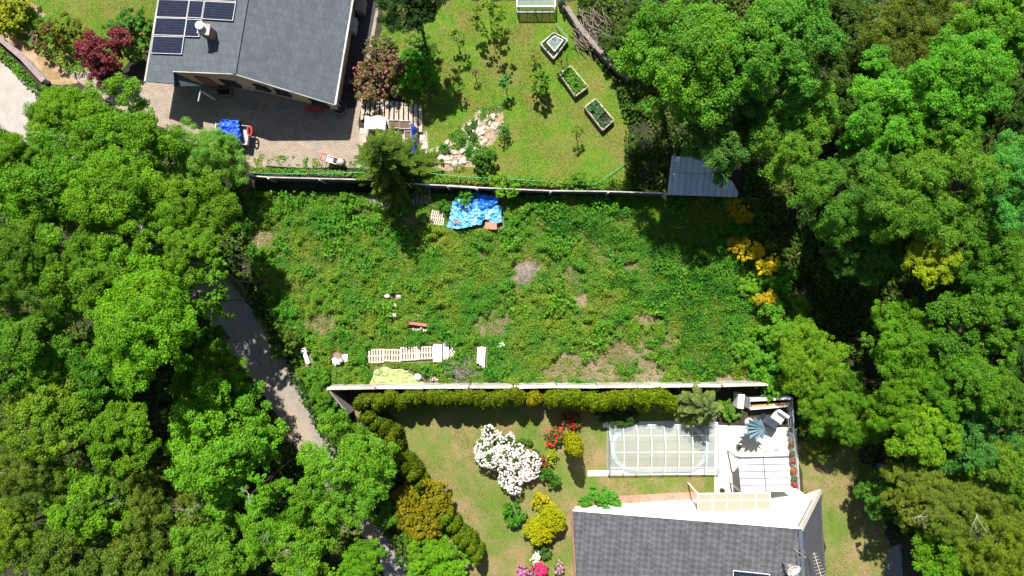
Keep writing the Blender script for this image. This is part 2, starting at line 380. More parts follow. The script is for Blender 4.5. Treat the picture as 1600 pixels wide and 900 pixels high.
def branch_mb(mb,p,d,L,r,rnd,depth):
    pts=[p]; rs=[r]; q=Vector(p); d=Vector(d).normalized()
    st=5
    for i in range(st):
        d=(d+Vector((rnd.uniform(-.35,.35),rnd.uniform(-.35,.35),rnd.uniform(-.18,.2)))).normalized()
        q=q+d*L/st; pts.append(q.copy()); rs.append(r*(1-.8*(i+1)/st))
    mb.tube(pts,rs,5 if r<.05 else 7)
    if depth>0:
        for i in (2,3,4):
            dd=(d+Vector((rnd.uniform(-1,1),rnd.uniform(-1,1),rnd.uniform(-.3,.4)))).normalized()
            branch_mb(mb,pts[i],dd,L*rnd.uniform(.4,.62),rs[i]*.75,rnd,depth-1)
_tid=[0]
def viv(c):
    if c[1]>c[0]*.85 and c[1]>c[2]*1.5: 
        q=random.Random(_tid[0]*7+1); j=q.uniform(.88,1.12); k=q.uniform(.86,1.1)
        return (c[0]*1.12*j*k,min(.38,c[1]*1.22*j),c[2]*(.6 if c[2]<.04 else .8)*j)
    return c
def tree(px,py,rpx,h,kind,colr,label,name='broadleaf_tree',cat='tree',group=None,lean=(0,0),zs=1.,dead=0,flowers=None,var=None,trunk=True,asp=1.):
    """px,py: where the crown's middle is seen; rpx its seen radius; h the tree's height"""
    _tid[0]+=1; i=_tid[0]; rnd=random.Random(i*13+5)
    v=rnd.randrange(5) if var is None else var
    me,R0,V0,lc=crown(kind,v)
    zc=h*.62
    for _ in range(4):
        r=rpx/F*(H-zc); s=r/(R0*1.06); half=V0*s*zs*1.12; zc=max(h-half,h*.42)
    half=min(half,(h-zc)); szz=half/(V0*1.12)
    c=P(px,py,zc)
    t=thing(name,label,cat,(c.x+lean[0],c.y+lean[1],0),0,group)
    cr=link('crown' if trunk else 'foliage',me,t,(0,0,zc),viv(colr)); cr.location=(-lean[0],-lean[1],zc); cr.scale=(s*asp,s/asp,szz); cr.rotation_euler=(0,0,rnd.uniform(0,6.28) if asp==1. else 0)
    a0=cr.rotation_euler.z
    mb=MB(); tr=max(.03,(.006 if kind=='sparse' else .015)*h)
    o=Vector((c.x,c.y,0)); top=o+Vector((rnd.uniform(-.2,.2),rnd.uniform(-.2,.2),zc))
    of=o+Vector((lean[0],lean[1],0)); mb.tube([of-Vector((0,0,.05)),of+(top-of)*.25,of+(top-of)*.6,top],[tr*1.35,tr,tr*.8,tr*.5],9)
    for k in range(7 if h>3 else 4):
        q=lc[rnd.randrange(len(lc))]; ca,sa=math.cos(a0),math.sin(a0)
        e=o+Vector(((q[0]*ca-q[1]*sa)*s*asp*.85,(q[0]*sa+q[1]*ca)*s/asp*.85,max(zc*.5,zc+q[2]*szz)))
        b=of+(top-of)*rnd.uniform(.45,.85); mid=(b+e)/2+Vector((0,0,rnd.uniform(-.1,.25)*s))
        mb.tube([b,mid,e],[tr*.5,tr*.32,tr*.08],6)
    mb.build('trunk' if trunk else 'stem',M['bark'],t,smooth=True)
    if flowers:
        fc,fn,fs,where=flowers
        rng=np.random.default_rng(i); nf=fn*9
        ce=sph(rng,fn,-.15)
        if where: # flower only in one sector
            ce=ce[(ce[:,0]*math.cos(where)+ce[:,1]*math.sin(where))>-.1]
            nf=len(ce)*9
        me2V=lc[rng.integers(len(lc),size=len(ce))]
        a1=cr.rotation_euler.z; lq=me2V; rx=lq[:,0]*math.cos(a1)-lq[:,1]*math.sin(a1); ry=lq[:,0]*math.sin(a1)+lq[:,1]*math.cos(a1); lw=.42*R0*s
        base=np.stack([rx*s+ce[:,0]*lw,ry*s+ce[:,1]*lw,lq[:,2]*szz+ce[:,2]*lw],1)
        idx=np.repeat(np.arange(len(ce)),9); d=sph(rng,nf,-.2)
        cc=base[idx]+d*fs*.8
        m2=quads('blossom',cc,d+np.array([0,0,.4]),np.full(nf,fs*1.0)*rng.uniform(.5,1.4,nf),np.full(nf,fs*.8),np.clip(rng.normal(.6,.25,nf),0,1),M['petal'],seed=i)
        link('blossoms',m2,t,(-lean[0],-lean[1],zc),fc)
    if dead:
        mb=MB()
        for k in range(max(1,dead-1)):
            a=rnd.uniform(0,6.28); b=o+Vector((0,0,zc+half*.72))
            branch_mb(mb,b,(math.cos(a),math.sin(a),.25),r*rnd.uniform(.4,.65),.036*min(1.4,max(.6,r/3)),rnd,2)
        mb.build('bare_branches',M['deadwood'],t,smooth=True)
    return t
def shrub(px,py,rpx,h,colr,label,name='shrub',kind='bush',cat='shrub',**k):
    return tree(px,py,rpx,h,kind,colr,label,name=name,cat=cat,trunk=False,**k)
# value noise and point-in-polygon for scattering
def vnoise(seed,sc):
    g=np.random.default_rng(seed).random((256,256))
    def f(x,y):
        x=x/sc+100; y=y/sc+100; xi=np.floor(x).astype(int); yi=np.floor(y).astype(int); fx=x-xi; fy=y-yi; fx=fx*fx*(3-2*fx); fy=fy*fy*(3-2*fy)
        a=g[xi%256,yi%256]; b=g[(xi+1)%256,yi%256]; c=g[xi%256,(yi+1)%256]; d=g[(xi+1)%256,(yi+1)%256]
        return (a*(1-fx)+b*fx)*(1-fy)+(c*(1-fx)+d*fx)*fy
    return f
def inpoly(x,y,poly):
    r=np.zeros(len(x),bool); n=len(poly)
    for i in range(n):
        x1,y1=poly[i][:2]; x2,y2=poly[(i+1)%n][:2]
        c=((y1>y)!=(y2>y))&(x<(x2-x1)*(y-y1)/((y2-y1)+1e-12)+x1); r^=c
    return r
def pix(poly,z=0): return [P(a,b,z) for a,b in poly]
def scatter(name,polys,n,leaf,hfun,m,label=None,seed=1,avoid=(),keep=None,upn=1.2,asp=.7,tintf=None):
    rng=np.random.default_rng(seed); X=[];Y=[]
    W=[]
    for po in polys:
        w_=pix(po); xs=[p.x for p in w_]; ys=[p.y for p in w_]; W.append((w_,min(xs),max(xs),min(ys),max(ys)))
    tot=sum((b-a)*(d-c) for _,a,b,c,d in W)
    for w_,a,b,c,d in W:
        k=int(n*(b-a)*(d-c)/tot); x=rng.uniform(a,b,k); y=rng.uniform(c,d,k); q=inpoly(x,y,w_); X.append(x[q]); Y.append(y[q])
    x=np.concatenate(X); y=np.concatenate(Y); ok=np.ones(len(x),bool)
    for po in avoid: ok&=~inpoly(x,y,pix(po))
    if keep is not None: ok&=keep(x,y,rng)
    x=x[ok]; y=y[ok]; N=len(x)
    hh=hfun(x,y); z=hh*rng.uniform(.35,1.,N)+.01
    nr=rng.normal(size=(N,3))*.6+np.array([0,0,upn]); s=leaf*rng.uniform(.55,1.35,N)
    t=np.clip(rng.normal(.5,.22,N)+(tintf(x,y) if tintf else 0),0,1)
    me=quads(name,np.stack([x,y,z],1),nr,s*1.15,s*asp,t,m,seed=seed)
    o=link(name,me); tag(o,label,name.replace('_',' '),None,'stuff'); return o
def sheet(name,poly,z,m,kind='structure',label=None,cat=None):
    mb=MB(); w_=[P(a,b,0) for a,b in poly]
    mb.slab([Vector((p.x,p.y,z)) for p in w_],.05 if z<.03 else z+.02)
    o=mb.build(name,m,origin=(0,0,0)); tag(o,label,cat,None,kind); return o
def wobble(poly,amp=3,seg=18,seed=0):
    rnd=random.Random(seed); out=[]
    for i in range(len(poly)):
        a=poly[i]; b=poly[(i+1)%len(poly)]; L=math.hypot(b[0]-a[0],b[1]-a[1]); k=max(1,int(L/seg))
        for j in range(k):
            t=j/k; out.append((a[0]+(b[0]-a[0])*t+(rnd.uniform(-amp,amp) if j else 0),a[1]+(b[1]-a[1])*t+(rnd.uniform(-amp,amp) if j else 0)))
    return out

# ---------------------------------------------------------------- ground
mb=MB(); mb.add([(-300,-300,0),(300,-300,0),(300,300,0),(-300,300,0)],[(0,1,2,3)])
tag(mb.build('ground',M['soil'],origin=(0,0,0)),kind='structure')
PLOT=[(385,300),(700,304),(1180,310),(1235,470),(1260,560),(1240,600),(1000,602),(512,604),(470,590),(430,500),(395,410),(378,340)]
sheet('weedy_plot_ground',PLOT,.004,M['plot'])
LAWN_UP=[(600,0),(905,0),(900,60),(960,130),(985,190),(985,296),(860,293),(645,284),(640,262),(668,230),(655,190),(625,150),(590,90)]
sheet('upper_lawn',wobble(LAWN_UP,4,14,8),.008,M['lawn'])
LAWN_TL=[(20,-40),(300,-40),(250,0),(235,60),(190,110),(120,90),(70,60),(20,0)]
sheet('upper_left_lawn',LAWN_TL,.006,M['lawn'])
SLOPE=[(0,-20),(60,10),(110,70),(150,110),(120,130),(70,130),(0,62)]
sheet('earth_bank',wobble(SLOPE),.010,mat('bark mulch',(.30,.17,.10),.95,(.20,.17,.06),3,bump=.8,c3=(.42,.28,.18),scale3=1.))
LAWN_LOW=[(545,640),(600,628),(1060,625),(1065,665),(1120,668),(1120,770),(895,800),(900,960),(700,960),(650,800),(610,700)]
sheet('lower_lawn',wobble(LAWN_LOW,3,16,9),.005,M['lawn_dry'])
LAWN_R=[(1245,690),(1330,690),(1375,760),(1400,960),(1290,960),(1284,770),(1255,770)]
sheet('side_lawn',wobble(LAWN_R,5,16,10),.006,M['lawn_dry'])
sheet('road',wobble([(-60,60),(0,98),(70,150),(140,220),(230,310),(320,390),(375,440),(440,545),(480,620),(500,665),(560,760),(620,855),(660,930),(610,930),(590,870),(530,790),(450,680),(420,630),(370,560),(310,480),(240,400),(130,290),(60,230),(0,200),(-60,180)],2,15,3),.012,M['gravel'])
sheet('road_apron',[(-80,40),(0,95),(64,150),(120,215),(60,260),(-80,220)],.016,M['tarmac'])
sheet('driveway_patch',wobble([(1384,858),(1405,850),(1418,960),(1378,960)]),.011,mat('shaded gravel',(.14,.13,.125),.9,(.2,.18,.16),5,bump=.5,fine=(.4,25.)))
PAVE=[(100,112),(160,106),(232,128),(300,40),(560,-20),(598,-20),(570,140),(560,190),(565,262),(400,262),(330,240),(255,200),(185,170)]
sheet('yard_paving',PAVE,.018,M['paving'])
sheet('side_passage_shade',[(543,-10),(594,-20),(557,168),(521,174)],.022,mat('painted passage shade',(.035,.035,.038),.95,(.05,.05,.05),4,bump=.3))  # dark colour stands in for the house's shade on the passage ground
sheet('garden_flags',wobble([(562,200),(668,205),(670,265),(640,272),(560,262)],2),.014,M['flag'])
sheet('rock_garden_bed',wobble([(665,262),(672,232),(718,205),(745,172),(785,165),(788,195),(770,225),(745,262),(700,268)],5,14,5),.014,M['bare'])
sheet('red_brick_path',[(965,775),(1090,768),(1092,790),(960,796)],.012,M['red_path'])
PATIO=[(1117,664),(1236,668),(1250,775),(1282,764),(1275,860),(960,860),(945,800),(1090,786),(1116,775)]
sheet('patio',PATIO,.018,M['patio'])
sheet('pool_edging',[(918,735),(1118,732),(1118,741),(918,744)],.05,M['patio'])
sheet('pool_edging',[(942,660),(1118,655),(1118,664),(942,668)],.05,M['cap_white'])
# bare patches on the plot
BARE=[(820,425,24,22),(897,428,16,12),(505,507,22,20),(768,508,30,16),(408,372,22,13),(1010,499,22,8),(1048,532,12,12),(882,572,34,20),(935,578,40,16),(972,552,34,18),(1012,578,16,18),(1150,590,30,9),(640,345,24,8),(752,395,10,8),(985,415,14,7),(905,470,9,8),(560,330,22,8)]
vn1=vnoise(3,.9); vn2=vnoise(4,.35); vn3=vnoise(5,2.6); vn4=vnoise(8,1.4); vn5=vnoise(9,.28)
def bare_mask(x,y):
    m=np.zeros(len(x))
    for a,b,c,d in BARE:
        p=P(a,b); q=(((x-p.x)/(c/23.))**2+((y-p.y)/(d/23.))**2)*(.35+1.3*vn2(x,y)); m=np.maximum(m,np.clip(1.5-q,0,1))
    return m
def keep_w(x,y,rng):
    south=np.clip((P(0,430).y-y)/6.,0,1)*np.clip((x-2.)/3.,0,1)*np.clip((11.5-x)/2.5,0,1)
    dens=.10+.75*vn1(x,y)+.75*vn2(x,y)+.25*vn3(x,y)-.55*south*(.3+vn4(x,y))
    return rng.random(len(x))<np.clip(dens-.8*bare_mask(x,y)*(.35+1.1*vn5(x,y)),.02,1)
def hw(x,y): return (.06+.95*vn1(x,y)*vn2(x,y)+.35*np.clip(vn3(x,y)-.35,0,1))*(1-.75*np.clip(bare_mask(x,y),0,1))
OBJS_AV=[[(574,547),(695,535),(716,545),(708,556),(676,566),(574,566)],[(585,572),(640,575),(690,592),(690,602),(580,600)],[(700,312),(785,312),(788,358),(700,358)],[(745,540),(761,540),(761,573),(745,573)],[(672,330),(694,330),(694,352),(672,352)],
  [(601,458),(626,458),(626,468),(601,468)],[(638,500),(670,503),(668,518),(638,512)],[(468,540),(490,545),(490,573),(478,573)],[(520,548),(544,550),(542,572),(518,570)]]
scatter('weeds',[PLOT],470000,.088,hw,M['weed'],'tall green weeds and nettles overgrowing the plot between the two fences',seed=2,avoid=OBJS_AV,keep=keep_w)
def hb(x,y): return .10+.8*np.clip(vn1(x,y)*1.5-.5,0,1)
scatter('tall_weeds',[PLOT],60000,.17,lambda x,y:.15+.75*vn4(x,y),leafmat('tall weed leaf',objcol=False,c=(.045,.21,.012),c2=(.10,.29,.018),sc=.3),'broad leaved taller weed clumps in the plot',seed=9,avoid=OBJS_AV,
   keep=lambda x,y,rng:(rng.random(len(x))<np.clip((vn4(x,y)*.7+vn2(x,y)*.5-.62)*5,0,1))&(bare_mask(x,y)<.3))
scatter('rough_grass',[PLOT],120000,.17,lambda x,y:.08+.40*vn2(x,y)+.2*vn3(x,y),leafmat('rough grass blade',objcol=False,c=(.12,.28,.025),c2=(.27,.29,.08),trans=.25,sc=.45),'light green tufts of rough grass between the weeds',seed=29,avoid=OBJS_AV,upn=.5,asp=.14,
   keep=lambda x,y,rng:rng.random(len(x))<np.clip(1.3-1.6*vn3(x,y)+.4*vn2(x,y),0,1)*np.clip(1.1-bare_mask(x,y),.1,1))
scatter('nettles',[[(1040,370),(1130,385),(1165,450),(1160,590),(1090,600),(1050,560),(1030,480),(960,470),(950,440)],[(840,320),(990,330),(1020,370),(960,390),(850,360)]],45000,.12,lambda x,y:.3+.45*vn1(x,y),leafmat('nettle leaf',objcol=False,c=(.03,.14,.008),c2=(.045,.18,.01),sc=.5),'dense dark green nettle patches in the right half of the plot',seed=19,keep=lambda x,y,rng:(rng.random(len(x))<np.clip((vn4(x,y)*.5+vn1(x,y)*.5-.25)*3,0,1))&(bare_mask(x,y)<.3))
scatter('dry_straw',[PLOT],75000,.15,lambda x,y:.03+.32*vn2(x,y),leafmat('straw',objcol=False,c=(.36,.29,.18),c2=(.26,.22,.13),trans=.1),'dead straw and dry stalks on the plot',seed=12,avoid=OBJS_AV,upn=1.2,asp=.16,
   keep=lambda x,y,rng: rng.random(len(x))<np.clip(1.1*bare_mask(x,y)+1.5*(vn5(x,y)-.62)+.5*(.5-vn3(x,y)),0.03,1))
scatter('yellow_weed_flowers',[[(400,370),(640,400),(660,460),(430,430)],[(870,560),(960,420),(1040,420),(1000,560)]],5000,.07,lambda x,y:.35+.2*vn1(x,y),leafmat('weed flower',objcol=False,c=(.34,.33,.02),c2=(.42,.36,.03)),'tiny yellow flowers dotted through the weeds',seed=14,keep=lambda x,y,rng:rng.random(len(x))<np.clip((vn4(x,y)-.5)*3,0,1))
scatter('short_grass',[LAWN_UP,LAWN_TL],150000,.075,lambda x,y:.02+.05*vn1(x,y),M['grass'],'short mown grass of the upper garden',seed=21,upn=.5,asp=.25,avoid=[[(665,262),(672,232),(718,205),(745,172),(785,165),(788,195),(770,225),(745,262),(700,268)]],
   keep=lambda x,y,rng:rng.random(len(x))<.35+.65*vn1(x,y))
scatter('dry_lawn_grass',[LAWN_LOW,LAWN_R],170000,.075,lambda x,y:.02+.05*vn1(x,y),M['drygrass'],'patchy half dry grass of the lower garden',seed=22,upn=.5,asp=.25,avoid=[PATIO,[(950,655),(1117,655),(1117,742),(918,742)]],
   keep=lambda x,y,rng:rng.random(len(x))<.05+.9*vn1(x,y)*vn3(x,y)*1.6)
ROADAV=[(-60,100),(0,100),(70,155),(140,225),(230,315),(315,395),(370,445),(435,548),(475,625),(495,668),(555,765),(615,860),(650,930),(610,930),(590,870),(530,790),(450,680),(420,630),(370,560),(310,480),(240,400),(130,290),(60,230),(0,200),(-60,180)]
LEFTF=[(-150,120),(60,135),(230,190),(385,265),(388,320),(400,420),(430,500),(470,590),(515,610),(545,645),(610,700),(650,790),(700,960),(-150,960)]
RIGHTF=[(905,-60),(1750,-60),(1750,960),(1400,960),(1375,760),(1330,690),(1245,690),(1238,610),(1260,560),(1235,470),(1170,400),(1160,315),(990,300),(985,190),(960,130),(900,60)]
vu=vnoise(31,1.8); vu2=vnoise(32,.6)
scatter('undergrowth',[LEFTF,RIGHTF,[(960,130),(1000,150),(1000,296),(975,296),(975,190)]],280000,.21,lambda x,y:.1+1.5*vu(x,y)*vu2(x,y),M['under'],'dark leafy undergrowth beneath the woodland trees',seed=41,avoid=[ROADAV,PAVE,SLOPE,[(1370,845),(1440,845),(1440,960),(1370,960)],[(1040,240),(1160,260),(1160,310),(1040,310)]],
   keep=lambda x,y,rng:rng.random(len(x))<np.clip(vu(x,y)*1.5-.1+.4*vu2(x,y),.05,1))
VERGE=[(385,262),(640,272),(980,296),(980,303),(640,286),(385,275)]
scatter('verge_plants',[[(390,262),(560,268),(560,278),(390,270)],[(645,272),(985,282),(985,298),(645,284)],[(0,70),(60,130),(55,142),(0,92)],[(20,0),(100,40),(160,100),(120,120),(60,80),(0,40)],[(480,565),(520,600),(512,655),(488,640)],[(1158,405),(1235,470),(1255,520),(1180,540),(1150,600),(1130,560)]],26000,.13,lambda x,y:.1+.6*vn1(x,y),M['weed'],'green plants straggling along the fence and road edges',seed=44)

scatter('rockery_plants',[[(660,268),(668,230),(715,200),(742,168),(795,160),(800,200),(775,232),(760,268)]],16000,.09,lambda x,y:.03+.22*vn1(x,y),M['weed'],'small weeds spreading between the pale rocks',seed=61,keep=lambda x,y,rng:rng.random(len(x))<np.clip((vn5(x,y)*.5+vn1(x,y)*.7-.52)*4,.02,1))
scatter('yard_weeds',[[(395,240),(470,245),(560,250),(560,264),(400,262)]],2500,.09,lambda x,y:.03+.2*vn1(x,y),M['weed'],'weeds creeping over the lower edge of the paved yard',seed=62,keep=lambda x,y,rng:rng.random(len(x))<np.clip((vn5(x,y)-.45)*4,.0,1))
# ---------------------------------------------------------------- upper house
dirn=Vector((math.sin(R(9.5)),math.cos(R(9.5)),0))
eR0=P(522,163,2.5); rg0=P(366,115,4.5); eL0=P(228,127,2.6)
nR=(dirn).cross((eR0-rg0)).normalized(); nL=dirn.cross((eL0-rg0)).normalized()
if nR.z<0: nR=-nR
if nL.z<0: nL=-nL
def backof(p,L=14.): return p+dirn*L
hs=thing('detached_house','single storey house with dark grey felt roof, solar panels and brick chimney','house',(eR0.x-5,eR0.y+4,0))
LL=13.
mb=MB(); a=rg0; b=eR0; mb.slab([a,b,b+dirn*LL,a+dirn*LL],.16); 
rr=mb.build('roof',M['shingle_flat'],hs)
mb=MB(); lp=[on_plane(366,115,rg0,nL),on_plane(271,111,rg0,nL),on_plane(272,131,rg0,nL),eL0,eL0+dirn*LL,rg0+dirn*LL]
mb.slab(lp,.16); rl=mb.build('roof',M['shingle_flat'],hs)
mb=MB(); mb.bar(rg0+Vector((0,0,.02)),rg0+dirn*LL+Vector((0,0,.02)),.22,.05); mb.build('ridge_cap',M['shingle_flat'],rr)
mb=MB()
g=eR0+Vector((.07,0,-.06)); mb.tube([g,g+dirn*LL],.07,8)
mb.tube([g+dirn*.3+Vector((0,0,-.05)),g+dirn*.45+Vector((-.25,0,-.4)),g+dirn*.45+Vector((-.3,0,-2.3))],.04,8)
mb.build('gutter',M['cap_white'],hs)
mb=MB(); g=eL0+Vector((-.08,0,-.06)); mb.tube([g,g+dirn*LL],.075,8); mb.build('gutter',M['concrete'],hs)
mb=MB()
for p,q in ((eR0,rg0),(rg0,lp[1])):
    d=(q-p); mb.bar(p+Vector((0,-.03,-.1)),q+Vector((0,-.03,-.1)),.05,.2)
mb.build('bargeboard',M['concrete'],hs)
# walls
side=Vector((dirn.y,-dirn.x,0))
fr=eR0+dirn*.15-side*.35; frL=rg0+(eL0-rg0)*.97+dirn*.9; frL.z=0; fr.z=0
def roofz(p):
    zr=rg0.z-(nR.x*(p.x-rg0.x)+nR.y*(p.y-rg0.y))/nR.z; zl=rg0.z-(nL.x*(p.x-rg0.x)+nL.y*(p.y-rg0.y))/nL.z
    return min(zr,zl)-.2
mb=MB(); A=fr; Bp=Vector(frL); 
rb=Vector((rg0.x,rg0.y,0))+dirn*.15
Bp=rb+(Vector((lp[1].x,lp[1].y,0))+dirn*.15-rb)
def wall(mb,p,q,th=.25):
    n=8; pts=[p+(q-p)*i/n for i in range(n+1)]; d=(q-p).normalized(); nn=Vector((-d.y,d.x,0))*th
    v=[];f=[]
    for x in pts: v+=[x,Vector((x.x,x.y,roofz(x))),x+nn,Vector(((x+nn).x,(x+nn).y,roofz(x)))]
    for i in range(n):
        k=i*4; f+=[(k,k+4,k+5,k+1),(k+2,k+3,k+7,k+6),(k+1,k+5,k+7,k+3)]
    f+=[(0,1,3,2),(n*4,n*4+2,n*4+3,n*4+1)]
    mb.add(v,f)
wall(mb,A,rb,-.25); wall(mb,rb,Bp,-.25)
C=Vector((eL0.x,eL0.y,0))+dirn*.8+side*.35
wall(mb,A,A+dirn*12,.25); wall(mb,C,C+dirn*12,-.25); wall(mb,Bp+dirn*.02,C,-.25)
mb.build('wall',M['wall_tan'],hs)
def window(parent,c,d,wd,ht,inn=.03,fm='white_metal'):
    n=Vector((d.y,-d.x,0))
    if n.y>0 and abs(n.y)>.3: n=-n
    f=MB(); 
    for s_ in (-1,1): f.bar(c+d*(s_*wd/2)+n*inn-Vector((0,0,ht/2)),c+d*(s_*wd/2)+n*inn+Vector((0,0,ht/2)),.07,.07)
    for s_ in (-1,1): f.bar(c-d*(wd/2)+n*inn+Vector((0,0,s_*ht/2)),c+d*(wd/2)+n*inn+Vector((0,0,s_*ht/2)),.07,.07)
    f.bar(c+n*inn-Vector((0,0,ht/2)),c+n*inn+Vector((0,0,ht/2)),.05,.05)
    fo=f.build('window',M[fm],parent)
    g=MB(); g.bar(c-d*wd/2+n*(inn-.01),c+d*wd/2+n*(inn-.01),.02,ht); g.build('pane',M['glass'],fo)
    s2=MB(); s2.bar(c-d*(wd/2+.08)+n*.1-Vector((0,0,ht/2+.06)),c+d*(wd/2+.08)+n*.1-Vector((0,0,ht/2+.06)),.18,.04); s2.build('sill',M['concrete' if fm=='white_metal' else 'brown_board'],fo)
dA=(rb-A).normalized(); 
for t,ht in ((1.0,1.0),(3.3,.7),(4.7,.7)):
    window(hs,A+dA*t+Vector((0,0,1.45 if ht>.8 else 1.9)),dA,1.1 if ht>.8 else .9,ht,fm='dark_metal')
d2=(Bp-rb).normalized(); window(hs,rb+d2*1.5+Vector((0,0,1.6)),d2,1.0,1.0,fm='dark_metal')
# door + porch
mb=MB(); dc=rb+d2*3.2; mb.bar(dc-d2*.45+Vector((0,-.06,1.02)),dc+d2*.45+Vector((0,-.06,1.02)),.06,2.0); dd=mb.build('door',M['wood_red'],hs)
mb=MB(); mb.blob(dc+d2*.35+Vector((0,-.14,1.0)),.04); mb.build('handle',M['grey_metal'],dd)
mb=MB(); mb.slab([P(272,113,2.9),P(273,135,2.35),P(314,142,2.3),P(340,146,2.3),P(340,143,2.5),P(314,134,2.8)],.08)
po=mb.build('porch_roof',M['shingle_flat'],hs)
mb=MB(); q=P(313,141,2.25); mb.tube([q,q+Vector((0,0,-.15)),Vector((q.x,q.y,.02))],.07); mb.tube([P(313,141,2.32),P(314,139,2.4),P(310,158,1.9)],.05); mb.build('porch_post',M['white_metal'],po)
# chimney
cz=on_plane(331,56,rg0,nL)
mb=MB(); mb.box(cz+Vector((0,0,.35)),(.62,.55,1.5),-R(9.5)); ch=mb.build('chimney',M['brick'],rl)
mb=MB(); mb.box(cz+Vector((0,0,1.13)),(.75,.68,.08),-R(9.5),bev=.02); mb.build('chimney_crown',M['concrete'],ch)
mb=MB(); q=cz+Vector((-.12,.1,1.17)); mb.tube([q,q+Vector((0,0,.25)),q+Vector((0,0,.28)),q+Vector((0,0,.34))],[.16,.16,.27,.24],16); mb.build('chimney_cowl',M['white_metal'],ch,smooth=False)
# solar panels on left slope: group of panels = separate parts
def panel(parent,pts,n,cells_rot):
    c=sum(pts,Vector())/4; u=(pts[1]-pts[0]); v=(pts[3]-pts[0]); lu=u.length; lv=v.length; u.normalize(); v=(v-u*v.dot(u)).normalized(); nn=u.cross(v)
    if nn.z<0: nn=-nn
    Mx=Matrix((u,v,u.cross(v))).transposed()
    me=bpy.data.meshes.new('solar_panel'); x,y=lu/2-.02,lv/2-.02
    b=MB(); b.box((0,0,0),(2*x,2*y,.04)); me.from_pydata(b.v,[],b.f); me.materials.append(M['solar'])
    o=link('solar_panel',me,parent,c+nn*.12-off(parent)); o.rotation_euler=Mx.to_euler()
    f=MB()
    for s_ in (-1,1):
        f.box((0,s_*(y+.0),.012),(2*x+.07,.05,.05)); f.box((s_*(x+.0),0,.012),(.05,2*y-.05,.05))
    f.box((0,0,.012),(.025,2*y-.05,.034))
    me=bpy.data.meshes.new('panel_frame'); me.from_pydata(f.v,[],f.f); me.materials.append(M['white_metal']); link('panel_frame',me,o,(0,0,0))
def pq(q): return [on_plane(a,b,rg0,nL) for a,b in q]
Z=lambda x,y:(200+x/4.,y/4.)
for q in ([(203,-2),(380,8),(382,8-112+112),(0,0)],):pass
cols=[  # zoom coordinates of quads (tl,tr,br,bl)
 [(201,2),(390,7),(376,115),(186,110)],[(186,116),(376,121),(359,228),(169,222)],[(169,229),(359,234),(340,346),(156,335)],
 [(394,8),(484,12),(468,118),(380,114)],[(378,124),(468,126),(448,236),(363,231)],
 [(490,12),(680,22),(664,134),(474,122)],[(212,-105),(402,-100),(391,1),(202,-4)],[(406,-100),(494,-97),(486,5),(396,1)],[(500,-98),(692,-90),(682,15),(492,6)]]
for q in cols: panel(hs,pq([Z(*p) for p in q]),nL,0)
# things in front of the house
mb=MB(); c=P(490,171,.45); mb.box(c,(1.15,.35,.05),R(-8)); t=thing('garden_bench','red bench standing in the shade against the house wall','bench',(c.x,c.y,0)); mb.build('seat',M['red'],t)
for s_ in (-.45,.45):
    mb=MB(); mb.box(c+Vector((s_,-s_*.14,-.24)),(.06,.3,.43)); mb.build('leg',M['wood_grey'],t)
mb=MB(); mb.box(P(388,164,.04),(1.15,.55,.04),R(-6)); tag(mb.build('door_mat',M['wood_grey']),'grey slatted mat lying on the shaded paving by the door','mat')
mb=MB(); c=P(353,146,.0); t=thing('planter_box','brown wooden planter box below the porch','planter',c); mb=MB()
for s_ in (-1,1): mb.box(c+Vector((0,s_*.22,.25)),(.95,.04,.5)); mb.box(c+Vector((s_*.46,0,.25)),(.04,.4,.5))
mb.build('box',M['wood_red'],t); mb=MB(); mb.box(c+Vector((0,0,.2)),(.86,.38,.36)); mb.build('soil',M['soil'],t)
# hoop / trampoline ring
c=P(531,168,.3); mb=MB(); n=24; mb.tube([c+Vector((math.cos(2*math.pi*i/n)*.42,math.sin(2*math.pi*i/n)*.42,0)) for i in range(n+1)],.018,6,False)
t=thing('water_tub','dark round water tub at the house corner','tub',(c.x,c.y,0)); mb.build('rim',M['grey_metal'],t)
mb=MB(); mb.tube([(c.x,c.y,.02),(c.x,c.y,.28)],[.34,.40],20); mb.build('tub_body',M['black'],t)
# shaded objects in the passage right of the house
for i,(a,b,s1,s2,hh,mm,nm,lb) in enumerate([(565,10,.5,.9,.9,'wood_grey','storage_crate','grey storage crate in the shaded passage beside the house'),(553,42,.35,.9,.8,'concrete','stone_trough','narrow stone trough against the shaded house side'),(552,130,.4,.15,.5,'wood_grey','timber_stack','short timber stack in the shaded passage')]):
    c=P(a,b,hh/2); t=thing(nm,lb,nm.split('_')[1],(c.x,c.y,0)); mb=MB(); mb.box((c.x,c.y,hh/2+.02),(s1,s2,hh),-R(9),bev=.02); mb.build('body',M[mm],t)
    mb=MB(); mb.box((c.x,c.y,hh+.05),(s1+.06,s2+.06,.04),-R(9)); mb.build('lid',M[mm],t)

